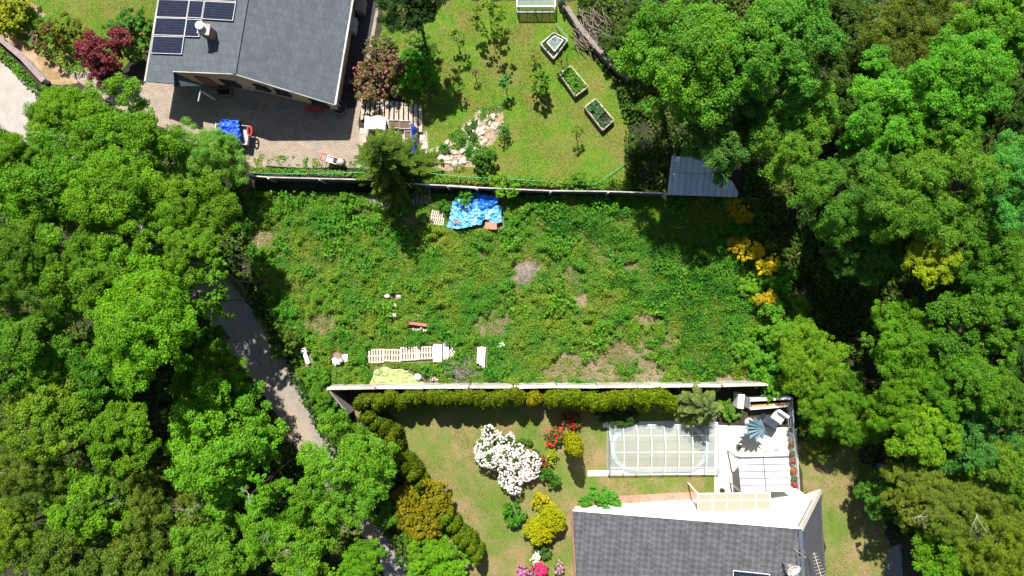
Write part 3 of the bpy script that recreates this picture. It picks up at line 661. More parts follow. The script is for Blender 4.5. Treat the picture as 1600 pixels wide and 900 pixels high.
# ---------------------------------------------------------------- trailer with blue tarp
def cloth(name,poly,zf,m,parent=None,label=None,cat=None,seed=0,step=.07,edge=.02,amp=.06,thick=True):
    w_=pix(poly); xs=[p.x for p in w_]; ys=[p.y for p in w_]; nx=int((max(xs)-min(xs))/step)+1; ny=int((max(ys)-min(ys))/step)+1
    n1=vnoise(seed+100,.22); n2=vnoise(seed+200,.5); X,Y=np.meshgrid(np.linspace(min(xs),max(xs),nx+1),np.linspace(min(ys),max(ys),ny+1),indexing='ij')
    x=X.ravel();y=Y.ravel(); z=np.array([zf(a,b) for a,b in zip(x,y)])+amp*(.75*(1-np.abs(n1(x,y)-.5)*2)**2+n2(x,y)+.35*(1-np.abs(vnoise(seed+300,.11)(x,y)-.5)*2)**2)
    jx=x+(vnoise(seed+7,.3)(x,y)-.5)*.12; jy=y+(vnoise(seed+9,.3)(x,y)-.5)*.12
    ins=inpoly(x,y,w_).reshape(nx+1,ny+1); mb=MB(); vs=[(jx[i],jy[i],z[i]) for i in range(len(x))]; fs=[]
    for i in range(nx):
        for j in range(ny):
            if ins[i,j] and ins[i+1,j+1] and ins[i+1,j] and ins[i,j+1]: fs.append((i*(ny+1)+j,(i+1)*(ny+1)+j,(i+1)*(ny+1)+j+1,i*(ny+1)+j+1))
    used=sorted({k for f in fs for k in f}); mp={k:i for i,k in enumerate(used)}
    mb.add([vs[k] for k in used],[tuple(mp[k] for k in f) for f in fs])
    o=mb.build(name,m,parent,smooth=False)
    md=o.modifiers.new('s','SOLIDIFY'); md.thickness=.012
    if label: tag(o,label,cat)
    return o
c=P(368,210,.6); t=thing('utility_trailer','small utility trailer loaded under a crumpled blue tarpaulin on the paved yard','trailer',(c.x,c.y,0))
rot=R(-8)
def L2(c,x,y,z,rz): return Vector((c.x+x*math.cos(rz)-y*math.sin(rz),c.y+x*math.sin(rz)+y*math.cos(rz),z))
mb=MB(); mb.box(L2(c,0,0,.55,rot),(1.9,1.25,.06),rot)
for s_ in (-1,1): mb.box(L2(c,0,s_*.62,.72,rot),(1.9,.04,.3),rot); mb.box(L2(c,s_*.95,0,.72,rot),(.04,1.2,.3),rot)
mb.build('trailer_bed',M['grey_metal'],t)
for s_ in (-1,1):
    mb=MB(); q=L2(c,-.1,s_*.76,.28,rot); d=Vector((math.sin(rot),-math.cos(rot),0))*.09; mb.tube([q-d,q+d],.28,16); mb.build('wheel',M['black'],t)
mb=MB(); 
for s_ in (-1,1): mb.tube([L2(c,-.9,s_*.55,.6,rot),L2(c,-1.25,s_*.45,.95,rot)],.025)
mb.tube([L2(c,-1.25,-.5,.95,rot),L2(c,-1.25,.5,.95,rot)],.03); mb.build('rack',M['white_metal'],t)
mb=MB(); mb.tube([L2(c,.95,0,.55,rot),L2(c,1.25,0,.45,rot)],.04); mb.build('drawbar',M['grey_metal'],t)
cloth('load_cover',[(355,193),(383,192),(386,207),(387,226),(378,226),(360,212),(350,211)],lambda x,y:.85,M['blue'],None,'crumpled bright blue tarpaulin over the trailer load','tarpaulin',3,amp=.28,step=.05)
c2=P(390,205,.95); mb=MB(); n=16; mb.tube([c2+Vector((math.cos(2*math.pi*i/n)*.14,math.sin(2*math.pi*i/n)*.32,0)) for i in range(n+1)],.06,8,False); tag(mb.build('red_hoop',M['red'],smooth=True),'red oval ring lying at the trailer end','ring')
# cart
c=P(522,251,.4); t=thing('garden_cart','small red and white garden cart with a black load parked on the yard edge','cart',(c.x,c.y,0)); rz=R(-15)
mb=MB(); mb.box(L2(c,-.1,0,.42,rz),(.75,.42,.05),rz)
for s_ in (-1,1): mb.box(L2(c,-.1,s_*.2,.5,rz),(.75,.03,.14),rz)
mb.build('tray',M['white_metal'],t)
mb=MB()
for s_ in (-1,1): mb.tube([L2(c,.35,s_*.22,.35,rz),L2(c,-.5,s_*.24,.4,rz),L2(c,-.8,s_*.22,.75,rz)],.025)
mb.tube([L2(c,-.8,-.22,.75,rz),L2(c,-.8,.22,.75,rz)],.025); mb.build('frame',M['red'],t)
for s_ in (-1,1):
    mb=MB(); q=L2(c,.45,s_*.24,.2,rz); d=Vector((-math.sin(rz),math.cos(rz),0))*.04; mb.tube([q-d,q+d],.2,14); mb.build('wheel',M['black'],t)
mb=MB(); mb.blob(L2(c,.45,0,.5,rz),(.3,.24,.2),4,.1,12,7); mb.build('motor',M['rockgrey'],t,smooth=True)
mb=MB(); mb.box(L2(c,.12,.02,.55,rz),(.26,.34,.22),rz,bev=.03); mb.build('engine_cover',M['black'],t)
# deck of wooden slats
t=thing('slatted_deck','weathered wooden slat deck under the pink rhododendron','deck',P(612,175)); mb=MB()
for i in range(13):
    a=P(568+i*7.4,150+i*1.2,.2); b=P(566+i*7.6,187+i*1.6,.2); mb.bar(a,b,.23,.04)
mb.build('boards',M['wood'],t); mb=MB(); mb.bar(P(566,157,.12),P(660,172,.12),.08,.1); mb.bar(P(566,182,.12),P(660,200,.12),.08,.1); mb.build('joist',M['wood_grey'],t)
# materials corner
c=P(589,195,.7); t=thing('covered_crate','crate draped with a cream white sheet beside the wooden deck','crate',(c.x,c.y,0)); mb=MB(); mb.box((c.x,c.y,.35),(1.15,.7,.6),R(-3),bev=.02); mb.build('crate_body',M['wood'],t)
cloth('sheet_cover',[(573,183),(606,185),(606,207),(573,206)],lambda x,y:.62,M['white_tarp'],t,seed=5,amp=.08)
for k,(a,b,lb) in enumerate([(616,194,'soil filled planting box next to the cream covered crate'),(633,195,'soil filled planting box closest to the blue upright sheet'),(637,211,'soil filled planting box below the other two boxes')]):
    c=P(a,b,.35); t=thing('planting_box',lb,'planter',(c.x,c.y,0),0,'soil filled planting boxes by the deck'); mb=MB(); w2=.36 if k<2 else .22
    for s_ in (-1,1): mb.box((c.x,c.y+s_*.26,.2),(w2*2+.04,.04,.4)); mb.box((c.x+s_*w2,c.y,.2),(.04,.48,.4))
    mb.build('box',M['rockgrey'],t); mb=MB(); mb.box((c.x,c.y,.17),(w2*2-.04,.48,.3)); mb.build('soil',mat('potting soil',(.16,.11,.08),.95,(.10,.07,.05),9,bump=.6),t)
def pallet_proto(name,mm='wood_pale',w_=1.2,h_=.8,gap=.075,n=7):
    t=thing(name,'x','pallet'); mb=MB()
    for i in range(n): mb.box((-w_/2+.05+i*(w_-.1)/(n-1),0,.135),(.095 if n<8 else .07,h_,.02))
    mb.build('top_boards',M[mm],t); mb=MB()
    for s_ in (-1,0,1): mb.box((0,s_*(h_/2-.05),.075),(w_,.09,.085)); 
    mb.build('bearers',M['wood'],t); mb=MB()
    for s_ in (-1,0,1): mb.box((0,s_*(h_/2-.05),.02),(w_,.1,.02))
    mb.build('bottom_boards',M[mm],t); return t
pal=pallet_proto('wooden_pallet')
first=True
def place_pallet(px,py,z,rz,label,sc=(1,1,1)):
    global first
    o=pal if first else copy_tree(pal); first=False
    p=P(px,py,z); o.location=p; o.rotation_euler=(0,0,rz); o.scale=sc; o['label']=label; o['group']='wooden pallets lying about'
    return o
place_pallet(586,556,.0,R(2),'leftmost wooden pallet in the row behind the lime tarpaulin',(1,1.2,1))
place_pallet(613,555,.0,R(-2),'wooden pallet second from the left in the row behind the lime tarpaulin',(1,1.05,1))
place_pallet(640,552,.02,R(3),'wooden pallet in the middle of the row behind the lime tarpaulin',(1,1.2,1))
place_pallet(664,551,.03,R(2),'wooden pallet just left of the white slab stack',(1,1.1,1))
place_pallet(708,546,.02,R(28),'tilted small wooden pallet right of the white slab stack',(.8,1.1,1))
place_pallet(612,214,.02,R(0),'pale wooden pallet lying among the planting boxes',(.9,.9,1))
place_pallet(684,341,.05,R(-8),'weathered pallet lying left of the bright blue tarpaulin',(.75,1.25,1))
place_pallet(681,583,.0,R(3),'half hidden pallet at the right end of the lime tarpaulin',(.6,1.2,1))
# blue upright sheet
t=thing('privacy_screen','tall navy blue sheet screen standing beside the planting boxes','screen',P(643,225)); a=P(642,194,1.5); b=P(645,256,1.5)
mb=MB(); n=14; vs=[];fs=[]
for i in range(n+1):
    p=a+(b-a)*i/n+Vector((.06*math.sin(i*1.7),0,0))
    for zz in (.05,.8,1.5): vs.append((p.x+.18*(1.5-zz)+.03*math.sin(i*2.3+zz),p.y,zz))
for i in range(n):
    for j in range(2): fs.append((i*3+j,i*3+3+j,i*3+4+j,i*3+1+j))
mb.add(vs,fs); o=mb.build('sheet',M['navy'],t,smooth=True); md=o.modifiers.new('s','SOLIDIFY'); md.thickness=.05
for p in (a,(a+b)/2,b):
    mb=MB(); mb.tube([(p.x-.08,p.y,0),(p.x-.08,p.y,1.55)],.03); mb.build('post',M['grey_metal'],t)
cloth('cream_sheet',[(622,215),(640,222),(640,245),(628,240)],lambda x,y:.1,M['white_tarp'],None,'rumpled cream sheet lying behind the navy screen','sheet',8,amp=.1)
# ---------------------------------------------------------------- rocks
rnd=random.Random(4)
protos=[]
for k in range(4):
    mb=MB(); mb.blob((0,0,.25),(1,.8,.45),k+30,.28,7,5); o=mb.build('rock',M['rock'],origin=(0,0,0)); protos.append(o)
used=set(); poly=[(672,258),(676,236),(718,210),(748,176),(780,172),(775,200),(748,232),(738,256)]
cnt=0
for k in range(95):
    for _ in range(50):
        a=rnd.uniform(668,785); b=rnd.uniform(170,262)
        if inpoly(np.array([a]),np.array([b]),[(p[0],p[1]) for p in poly])[0]: break
    kk=rnd.randrange(4)
    o=protos[kk] if kk not in used else protos[kk].copy()
    if kk in used: col.objects.link(o)
    used.add(kk); s_=rnd.uniform(.07,.24); o.location=P(a,b,.01); o.rotation_euler=(0,0,rnd.uniform(0,6)); o.scale=(s_,s_*rnd.uniform(.8,1.2),s_*rnd.uniform(.7,1.2))
    tag(o,'pale angular rock lying in the rock garden of the upper lawn','rock','pale rocks of the rock garden')
for a,b,r_,lb in [(738,196,11,'round green cushion plant at the top of the rock garden'),(694,232,11,'largest green cushion plant on the lower left of the rock garden'),(671,246,9,'green cushion plant at the left tip of the rock garden'),(690,252,5,'tiny green cushion plant at the bottom edge of the rock garden'),(739,213,8,'green cushion plant in the middle of the rock garden'),(722,219,6,'small yellowish plant in the middle of the rock garden'),(731,235,8,'dark green plant at the lower right of the rock garden')]:
    shrub(a,b,r_,.4,(.06,.17,.03),lb,'cushion_plant',cat='plant',group='cushion plants among the rocks')
# ---------------------------------------------------------------- raised beds
def bed(pts,h,label,mm,fill,name='raised_bed',soilpart=True,cold=False):
    w_=[P(a,b,h) for a,b in pts]; c=sum(w_,Vector())/4; t=thing(name,label,'garden bed',(c.x,c.y,0))
    mb=MB(); 
    for i in range(4):
        a=w_[i];b=w_[(i+1)%4]; a=Vector((a.x,a.y,h/2));b=Vector((b.x,b.y,h/2)); d=(b-a).normalized()*.0; mb.bar(a,b,.09,h)
    fb=mb.build('frame',M[mm],t)
    mb=MB(); q=[c+(p-c)*.93 for p in w_]; mb.prism([(p.x,p.y) for p in q],.02,h-.1); mb.build('soil',M['soil'],t)
    rng=np.random.default_rng(int(pts[0][0])); n=1500; u=rng.random(n);v=rng.random(n)
    A_=np.array([tuple(p) for p in q]); pp=A_[0]*((1-u)*(1-v))[:,None]+A_[1]*(u*(1-v))[:,None]+A_[2]*(u*v)[:,None]+A_[3]*((1-u)*v)[:,None]
    k=(vnoise(int(pts[0][0]),.25)(pp[:,0],pp[:,1])>.33); pp=pp[k]; n=len(pp)
    pp[:,2]=h-.08+rng.uniform(0,.22,n); pp-=np.array([c.x,c.y,0])
    me=quads('plants',pp,rng.normal(size=(n,3))*.5+np.array([0,0,.8]),rng.uniform(.06,.15,n),rng.uniform(.05,.1,n),rng.random(n),M['leaf'],seed=3); link('plants',me,t,color=fill)
    return t,w_,c
bed([(891.6,103),(918.6,135),(899,149.6),(874,114)],.5,'raised wooden bed with bright green seedlings and a bare brown corner','wood',(.12,.30,.03))
bed([(930.4,154),(959,187),(942,203),(914,167)],.5,'raised wooden bed full of bluish green cabbages','wood',(.09,.22,.10))
t,w_,c=bed([(865,51),(887,62),(865,91),(845,68)],.45,'octagonal concrete planting bed with an open glazed lid','concrete',(.05,.13,.03),'cold_frame')
mb=MB(); q=[c+(p-c)*.6+Vector((.05,.03,.12)) for p in w_]
for i in range(4): mb.bar(q[i],q[(i+1)%4],.05,.05)
lid=mb.build('lid_frame',M['white_metal'],t); mb=MB(); mb.slab(q,.01); mb.build('glass',M['pane'],lid)
# long pole frame near
t=thing('rack_frame','thin pale pole leaning between the cold frame and the timber wall','pole',P(878,45)); mb=MB(); mb.tube([P(868,36,.3),P(888,60,.5)],.03); mb.build('pole',M['grey_metal'],t)
# greenhouse at the top edge
t=thing('glass_greenhouse','low glazed greenhouse at the top edge of the upper lawn','greenhouse',P(838,0)); mb=MB()
x0,x1=P(808,0,1.).x,P(868,0,1.).x; y0=P(0,10,1.).y; y1=y0+2.4
for a,b in (((x0,y0),(x1,y0)),((x0,y1),(x1,y1)),((x0,y0),(x0,y1)),((x1,y0),(x1,y1))): mb.bar((*a,1.),(*b,1.),.06,.06); mb.bar((*a,.05),(*b,.05),.06,.06)
for a in ((x0,y0),(x1,y0),(x0,y1),(x1,y1),((x0+x1)/2,y0)): mb.bar((*a,.02),(*a,1.),.05,.05)
for i in range(1,5): xx=x0+(x1-x0)*i/5; mb.bar((xx,y0,1.),(xx,(y0+y1)/2,1.5),.03,.03)
mb.build('frame',M['grey_metal'],t)
mb=MB(); mb.slab([(x0,y0,1.02),(x1,y0,1.02),(x1,(y0+y1)/2,1.5),(x0,(y0+y1)/2,1.5)],.01); mb.build('roof_pane',M['pane'],t)
mb=MB(); mb.bar((x0,y0-.01,.5),(x1,y0-.01,.5),.01,.9); mb.build('front_pane',M['pane'],t)
# timber wall and brush pile
t=thing('timber_retaining_wall','dark weathered timber wall running diagonally below the brushwood pile','wall',P(932,70)); mb=MB()
pts=[(884,16),(905,48),(930,78),(955,105),(982,128)]
for i in range(4):
    for k,(dz,dw) in enumerate(((.1,0),(.32,.03),(.54,.0))):
        a=P(*pts[i],0);b=P(*pts[i+1],0); mb.bar((a.x,a.y+dw,dz),(b.x,b.y+dw,dz),.3,.2)
mb.build('sleepers',M['wood_grey'],t); mb=MB()
for q in pts: p=P(*q,0); mb.box((p.x-.2,p.y-.1,.45),(.12,.12,.9))
mb.build('post',M['wood_grey'],t)
t=thing('brushwood_pile','heap of pale brown cut branches beside the timber wall','brushwood',P(922,52)); mb=MB(); rnd=random.Random(9)
for k in range(70):
    p=P(rnd.uniform(900,950),rnd.uniform(20,85),rnd.uniform(.1,.8)); a=R(-50)+rnd.gauss(0,.35); L=rnd.uniform(.6,1.6); d=Vector((math.cos(a),math.sin(a),rnd.uniform(-.15,.15)))*L/2
    mb.tube([p-d,p+Vector((rnd.uniform(-.05,.05),rnd.uniform(-.05,.05),0)),p+d],[.03,.025,.015],5)
mb.build('branches',mat('cut brushwood',(.27,.21,.16),.9,(.14,.11,.085),5),t)
# metal cylinder by greenhouse
mb=MB(); c=P(877,3,.0); mb.tube([c,c+Vector((0,0,.9)),c+Vector((0,0,.95))],[.25,.25,.2],14); tag(mb.build('water_barrel',M['grey_metal']),'small grey water barrel right of the greenhouse','barrel')
# ---------------------------------------------------------------- garden shed roof
t=thing('garden_shed','shed with weathered blue grey sheet roof under the big maple','shed',P(1100,282)); z0,z1=2.5,2.2
pts=[(1050,243,2.6),(1109,248,2.6),(1112,259,2.5),(1124,263,2.45),(1126,270,2.4),(1132,277,2.4),(1144,283,2.35),(1154,302,2.2),(1152,308,2.2),(1043,304,2.2)]
mb=MB(); pl=[P(a,b,0) for a,b,_ in pts]; n0=(P(1043,304,2.2)-P(1050,243,2.6)).cross(P(1152,308,2.2)-P(1050,243,2.6)).normalized(); mb.slab([on_plane(a,b,P(1050,243,2.6),n0) for a,b,_ in pts],.07); mb.build('roof',M['tin'],t)
mb=MB(); w_=[P(a,b,2.1) for a,b in ((1058,252),(1100,254),(1118,272),(1136,288),(1142,300),(1052,300))]; mb.prism([(p.x,p.y) for p in w_],0,2.05); mb.build('wall',M['wood_grey'],t)
# ---------------------------------------------------------------- fence A
t=thing('upper_fence','dark concrete panel fence with narrow pale coping below the upper garden','fence',P(700,290)); line=[(385,274),(420,277),(500,279),(585,281),(640,287),(700,290),(745,293),(860,298),(950,299),(1040,302)]
pan=MB();cap=MB();HF=1.5
for i in range(len(line)-1):
    a=P(*line[i],HF);b=P(*line[i+1],HF); a0=Vector((a.x,a.y,HF/2)); b0=Vector((b.x,b.y,HF/2)); pan.bar(a0,b0,.08,HF)
    n=max(1,int((b-a).length/2)); 
    for k in range(n):
        p=a+(b-a)*(k/n);q=a+(b-a)*((k+.985)/n); dz=random.Random(i*9+k).uniform(-.02,.03); cap.bar(p+Vector((0,0,.03+dz)),q+Vector((0,0,.03+dz)),.075 if i!=5 else .13,.05)
pan.build('panels',M['brown_board'],t); cap.build('coping',M['concrete'],t)
d=0
for i in range(len(line)):
    p=P(*line[i],HF); mb=MB(); mb.box((p.x,p.y-.06,HF/2+.05),(.12,.12,HF+.12)); mb.build('post',M['concrete'],t)
# green wire along
t=thing('garden_hose','long thin green hose line strung above the upper fence','hose',P(700,275)); mb=MB(); mb.tube([P(390,270,.5),P(440,272,.5),P(535,270,.6),P(645,268,.6),P(720,276,.5),P(850,283,.5),P(930,288,.4),(P(975,258,.1))],.022,6); mb.build('hose',M['green_wire'],t)
mb=MB(); mb.bar(P(415,258,.1),P(455,261,.1),.08,.1); tag(mb.build('timber_beam',M['wood_grey']),'short grey beam lying on the yard edge above the upper fence','beam')
# low wall at top left
t=thing('low_wall','low grey brown coped wall between road and earth bank','wall',P(33,92)); mb=MB(); w_=[(-60,8),(0,60),(35,90),(68,126)]
for i in range(3): a=P(*w_[i],.6);b=P(*w_[i+1],.6); mb.bar((a.x,a.y,.3),(b.x,b.y,.3),.28,.6)
mb.build('wall_body',M['concrete'],t); mb=MB()
for i in range(3): a=P(*w_[i],.64);b=P(*w_[i+1],.64); mb.bar(a,b,.38,.06)
mb.build('coping',mat('brown coping',(.30,.23,.21),.9,(.22,.17,.16),5,bump=.3),t)
# ---------------------------------------------------------------- plot litter
cloth('debris_tarpaulin',[(702,342),(697,354),(704,358),(728,358),(752,352),(758,345),(768,350),(785,348),(784,322),(752,312),(750,300),(735,304),(708,316)],lambda x,y:.12+.35*max(0,1-((x+2.7)**2+(y-4.9)**2)/3.),M['cyan'],None,'crumpled bright blue tarpaulin covering a debris heap below the upper fence','tarpaulin',11,step=.06,amp=.26)
cloth('tarp_shaded_part',[(712,314),(745,302),(782,310),(780,320),(745,332),(722,326)],lambda x,y:.42,mat('tarp blue with painted shade',(.02,.12,.50),.4,(.03,.2,.62),3),None,'back part of the bright blue tarpaulin, its shade painted in darker blue','plastic sheet',12,step=.06,amp=.22)  # same tarpaulin further back, with its shade put into a darker blue
mb=MB(); mb.box(P(767,353,.55),(.78,.46,.12),R(-3)); tag(mb.build('clay_tile_stack',M['red_tile']),'flat salmon red clay tile stack on the corner of the blue tarpaulin','tiles')
mb=MB()
for k,(a,b) in enumerate(((714,343),(718,346),(711,347),(716,349))): mb.box(P(a,b,.62),(.22,.12,.08),k*.8)
tag(mb.build('brick_pile',M['brick']),'few broken red bricks holding down the left end of the blue tarpaulin','bricks')
mb=MB(); rnd=random.Random(2)
for k in range(16):
    a=P(578+k*5.6,300,0).x; p=P(578+k*6.2,311+rnd.uniform(-2,2)-k*.35,.25); mb.box(p,(.2,.95+rnd.uniform(-.15,.15),.03),R(rnd.uniform(-4,4)))
t=thing('plank_platform','row of old grey planks on the ground in the shade under the spruce','planks',P(625,312)); mb.build('planks',M['wood_grey'],t); mb=MB(); mb.bar(P(576,306,.12),P(672,302,.12),.1,.14); mb.bar(P(576,318,.12),P(672,314,.12),.1,.14); mb.build('bearer',M['wood_grey'],t)
for k,(a,b,lb) in enumerate([(605,463,'upper left pale stone of the four stones in mid plot'),(622,464,'upper right pale stone of the four stones in mid plot'),(616,477,'middle pale stone of the four stones in mid plot'),(617,492,'lowest pale stone of the four stones in mid plot')]):
    mb=MB(); mb.blob(P(a,b,.32),(.2,.17,.16),k+3,.22,8,5); mb.box(P(a+1,b,.1),(.22,.22,.25)); tag(mb.build('stone_block',M['rock']),lb,'stone','four stones in the weeds')
mb=MB(); mb.box(P(652,506,.35),(1.3,.2,.16),R(-8)); tag(mb.build('brick_beam',M['brick']),'long red brick beam lying alone in the weeds','beam')
mb=MB(); rnd=random.Random(5)
for k in range(6): mb.box(P(646+k*4,514+rnd.uniform(-2,2),.22),(.18,.12,.1),rnd.uniform(0,3))
tag(mb.build('broken_stones',M['rockgrey']),'small grey broken stones just below the red brick beam','stones')
# white slab stack
t=thing('slab_stack','neat stack of white slabs on the pallet row','slabs',P(684,550)); 
for k in range(5):
    mb=MB(); mb.box(P(684.5,551,.0)+Vector((k*.006,k*.004,.22+k*.07)),(.58,1.2,.064),R(-2+k*.4),bev=.008); mb.build('slab',M['plaster'],t)
t=thing('foam_board_pile','loose pile of white boards right beside the slab stack','boards',P(697,548))
for k in range(4):
    mb=MB(); mb.box(P(696.5,547,.0)+Vector((.02*k,.03*k,.2+k*.05)),(.34,1.25-.08*k,.045),R(-3+3*k)); mb.build('board',M['cap_white'],t)
t=thing('white_plank_bundle','three white painted planks lying parallel in the weeds','planks',P(752,556))
for k,(dx,dy,L) in enumerate(((-4.5,-1,1.1),(0,0,1.25),(4,2,1.35))):
    mb=MB(); mb.box(P(752+dx,556+dy,.25+.02*k),(.17,L,.09),R(-3)); mb.build('plank',M['plaster'],t)
for a,b,s_,lb in [(784,538,.32,'single white foam block standing out in the weeds'),(779,542,.16,'small white chunk beside the single foam block'),(766,533,.18,'small pale chunk upper left of the foam block')]:
    mb=MB(); mb.box(P(a,b,.3),(s_,s_*.9,s_*.8),.5,bev=.02); tag(mb.build('foam_block',M['plaster']),lb,'block')
t=thing('rubble_heap','heap of broken white blocks left of the pallets','rubble',P(531,561)); rnd=random.Random(8)
for k in range(9):
    mb=MB(); mb.box(P(531+rnd.uniform(-10,10),561+rnd.uniform(-7,7),.25+rnd.uniform(0,.2)),(rnd.uniform(.2,.38),rnd.uniform(.18,.3),.16),rnd.uniform(0,3),bev=.02); mb.build('block',M['plaster'],t)
t=thing('white_frame_piece','white broken plastic piece leaning in the weeds near the road','debris',P(478,557)); mb=MB(); mb.bar(P(474,547,.3),P(482,568,.3),.26,.1); mb.build('panel',M['plaster'],t); mb=MB(); mb.tube([P(470,552,.35),P(471,545,.4),P(477,544,.4),P(479,550,.35)],.06,7); mb.build('hook',M['plaster'],t)
# lime tarp
def limez(x,y): return .32 if y>P(0,592).y else .12
cloth('lime_tarpaulin',[(578,596),(588,576),(605,571),(618,575),(640,577),(650,588),(662,594),(668,600),(600,602),(580,601)],lambda x,y:.25,M['lime'],None,'crumpled lime green tarpaulin beside the lower fence','tarpaulin',15,step=.06,amp=.2)
t=thing('lime_covered_bag','white rubble bag on the right part of the lime tarpaulin','bag',P(653,589)); mb=MB(); mb.blob(P(653,589,.6),(.25,.22,.2),4,.15,10,6); mb.build('bag',M['white_tarp'],t,smooth=True)
t=thing('cut_brush_heap','heap of dry brown cut twigs beside the lower fence','brushwood',P(716,582)); mb=MB(); rnd=random.Random(11)
for k in range(90):
    p=P(716+rnd.gauss(0,12),580+rnd.gauss(0,8),rnd.uniform(.1,.6)); a=rnd.uniform(0,6.3); L=rnd.uniform(.4,1.3); d=Vector((math.cos(a),math.sin(a),rnd.uniform(-.3,.3)))*L/2; mb.tube([p-d,p,p+d],[.018,.016,.008],4)
mb.build('twigs',M['wood_grey'],t)
mb=MB(); rnd=random.Random(3)
n=16
vs=[P(820,424,.02)+Vector((0,0,.14))]; vs+=[P(820,424,.02)+Vector((math.cos(6.283*i/n)*rnd.uniform(.4,.6),math.sin(6.283*i/n)*rnd.uniform(.35,.5),.09)) for i in range(n)]; vs+=[P(820,426,0)+Vector((math.cos(6.283*i/n)*rnd.uniform(.8,1.15),math.sin(6.283*i/n)*rnd.uniform(.75,1.),.012)) for i in range(n)]
fs=[(0,1+i,1+(i+1)%n) for i in range(n)]+[(1+i,1+n+i,1+n+(i+1)%n,1+(i+1)%n) for i in range(n)]
mb.add(vs,fs); tag(mb.build('ash_heap',M['ash'],smooth=True),'low grey heap of old bonfire ash in the middle of the plot','ash heap')
# ---------------------------------------------------------------- fence B
t=thing('lower_fence','long white capped panel fence between weedy plot and lower garden','fence',P(850,603)); HB=1.9
xs=[512,587,661,733,803,870,935,997,1060,1128,1198]; ys=[607,605.5,605,604.5,604.5,604,604,603.5,603,602,600.5]
for i in range(10):
    a=P(xs[i],ys[i],HB);b=P(xs[i+1],ys[i+1],HB); mb=MB(); mb.bar((a.x,a.y,HB/2),(b.x,b.y,HB/2),.07,HB); mb.build('panel',M['concrete'],t)
    mb=MB(); rnd=random.Random(i); q=(b-a)*.97; dz=rnd.uniform(-.015,.02); sk=rnd.uniform(-.04,.04)
    mb.bar(a+Vector((0,sk*.5,.03+dz)),a+q+Vector((0,-sk*.5,.03-dz)),.19,.06); mb.build('coping',M['cap_white'] if i%3 else M['cap_grey'],t)
for i in range(11):
    p=P(xs[i],ys[i],HB); mb=MB(); mb.box((p.x,p.y-.03,HB/2+.05),(.12,.13,HB+.12)); mb.build('post',M['rust'] if i in(1,3,4,9) else M['concrete'],t)
t=thing('return_fence','dark brown board fence turning down from the white capped corner','fence',P(528,625)); a=P(512,609,HB);b=P(543,648,HB*.85)
mb=MB(); mb.add([(a.x,a.y,0),(b.x,b.y,0),(b.x,b.y,HB*.85),(a.x,a.y,HB),(a.x+.08,a.y+.03,0),(b.x+.08,b.y+.03,0),(b.x+.08,b.y+.03,HB*.85),(a.x+.08,a.y+.03,HB)],[(0,1,2,3),(7,6,5,4),(3,2,6,7),(1,5,6,2),(0,3,7,4)]); mb.build('boards',mat('grey brown boards',(.28,.23,.23),.8,(.2,.16,.16),5),t)
for k in (0,.5,1): p=a+(b-a)*k; mb=MB(); mb.box((p.x-.06,p.y-.05,.9),(.09,.09,1.8)); mb.build('post',M['wood_grey'],t)

# ---------------------------------------------------------------- pool and enclosure
t=thing('swimming_pool','oval swimming pool with yellowish water under the glazed cover','pool',P(1030,702)); c=P(1030,700); a_,b_=3.05,1.35
def stad(a,b,n=14): 
    pts=[]
    for i in range(n+1): an=-math.pi/2+math.pi*i/n; pts.append((c.x+a-b+b*math.cos(an),c.y+b*math.sin(an)))
    for i in range(n+1): an=math.pi/2+math.pi*i/n; pts.append((c.x-a+b+b*math.cos(an),c.y+b*math.sin(an)))
    return pts
mb=MB(); mb.prism(stad(a_,b_),.02,.10); mb.build('water_surface',M['water'],t)
mb=MB(); o_=stad(a_+.28,b_+.28); i_=stad(a_,b_); n=len(o_); vs=[(x,y,.16) for x,y in o_]+[(x,y,.16) for x,y in i_]+[(x,y,.02) for x,y in o_]+[(x,y,.04) for x,y in i_]
fs=[]
for k in range(n): j=(k+1)%n; fs+=[(k,j,n+j,n+k),(k,2*n+k,2*n+j,j),(n+k,n+j,3*n+j,3*n+k)]
mb.add(vs,fs); mb.build('coping',M['poolrim'],t)
sheet('pool_surround',[(948,664),(1118,660),(1118,736),(948,738)],.012,mat('pool deck',(.22,.23,.19),.85,(.17,.18,.13),2))
t=thing('pool_enclosure','arched clear polycarbonate pool enclosure with white ribs','pool enclosure',P(1033,700)); x0=P(950,0).x; x1=P(1119,0).x; yb=P(0,740).y; ytop=P(0,661).y
seg=[x0+(x1-x0)*i/8 for i in range(9)]; nA=14
def arc(x,k,hh=1.05,shr=0):
    an=math.pi*k/nA; return Vector((x,(yb+ytop)/2-math.cos(an)*((ytop-yb)/2-shr),.06+(hh-shr)*math.sin(an)**.75))
for j in range(9):
    mb=MB(); hh=1.12-.02*j; mb.tube([arc(seg[j],k,hh) for k in range(nA+1)],.034 if j in (0,8) else .024,6); mb.build('rib',M['white_metal'] if j not in (0,) else M['grey_metal'],t)
    if j<8:
        mb=MB(); vs=[];fs=[]
        for k in range(nA+1): vs+=[arc(seg[j],k,hh-.01),arc(seg[j+1],k,hh-.01)]
        for k in range(nA): fs.append((2*k,2*k+1,2*k+3,2*k+2))
        mb.add(vs,fs); mb.build('glazing',M['poly'],t,smooth=True)
for k in (1,4,7,10,13):
    mb=MB(); mb.tube([arc(x0,k,1.13),arc(x1,k,.97)],.016,5); mb.build('rail',M['white_metal'],t)
for yy in (yb,ytop):
    mb=MB(); mb.box(((x0+x1)/2,yy,.05),(x1-x0+.2,.14,.08)); mb.build('floor_track',M['white_metal'],t)
mb=MB(); vs=[Vector((x0,(yb+ytop)/2,.05))]+[arc(x0,k,1.1) for k in range(nA+1)]; mb.add(vs,[(0,i+1,i+2) for i in range(nA)]); mb.build('end_wall',M['poly'],t)
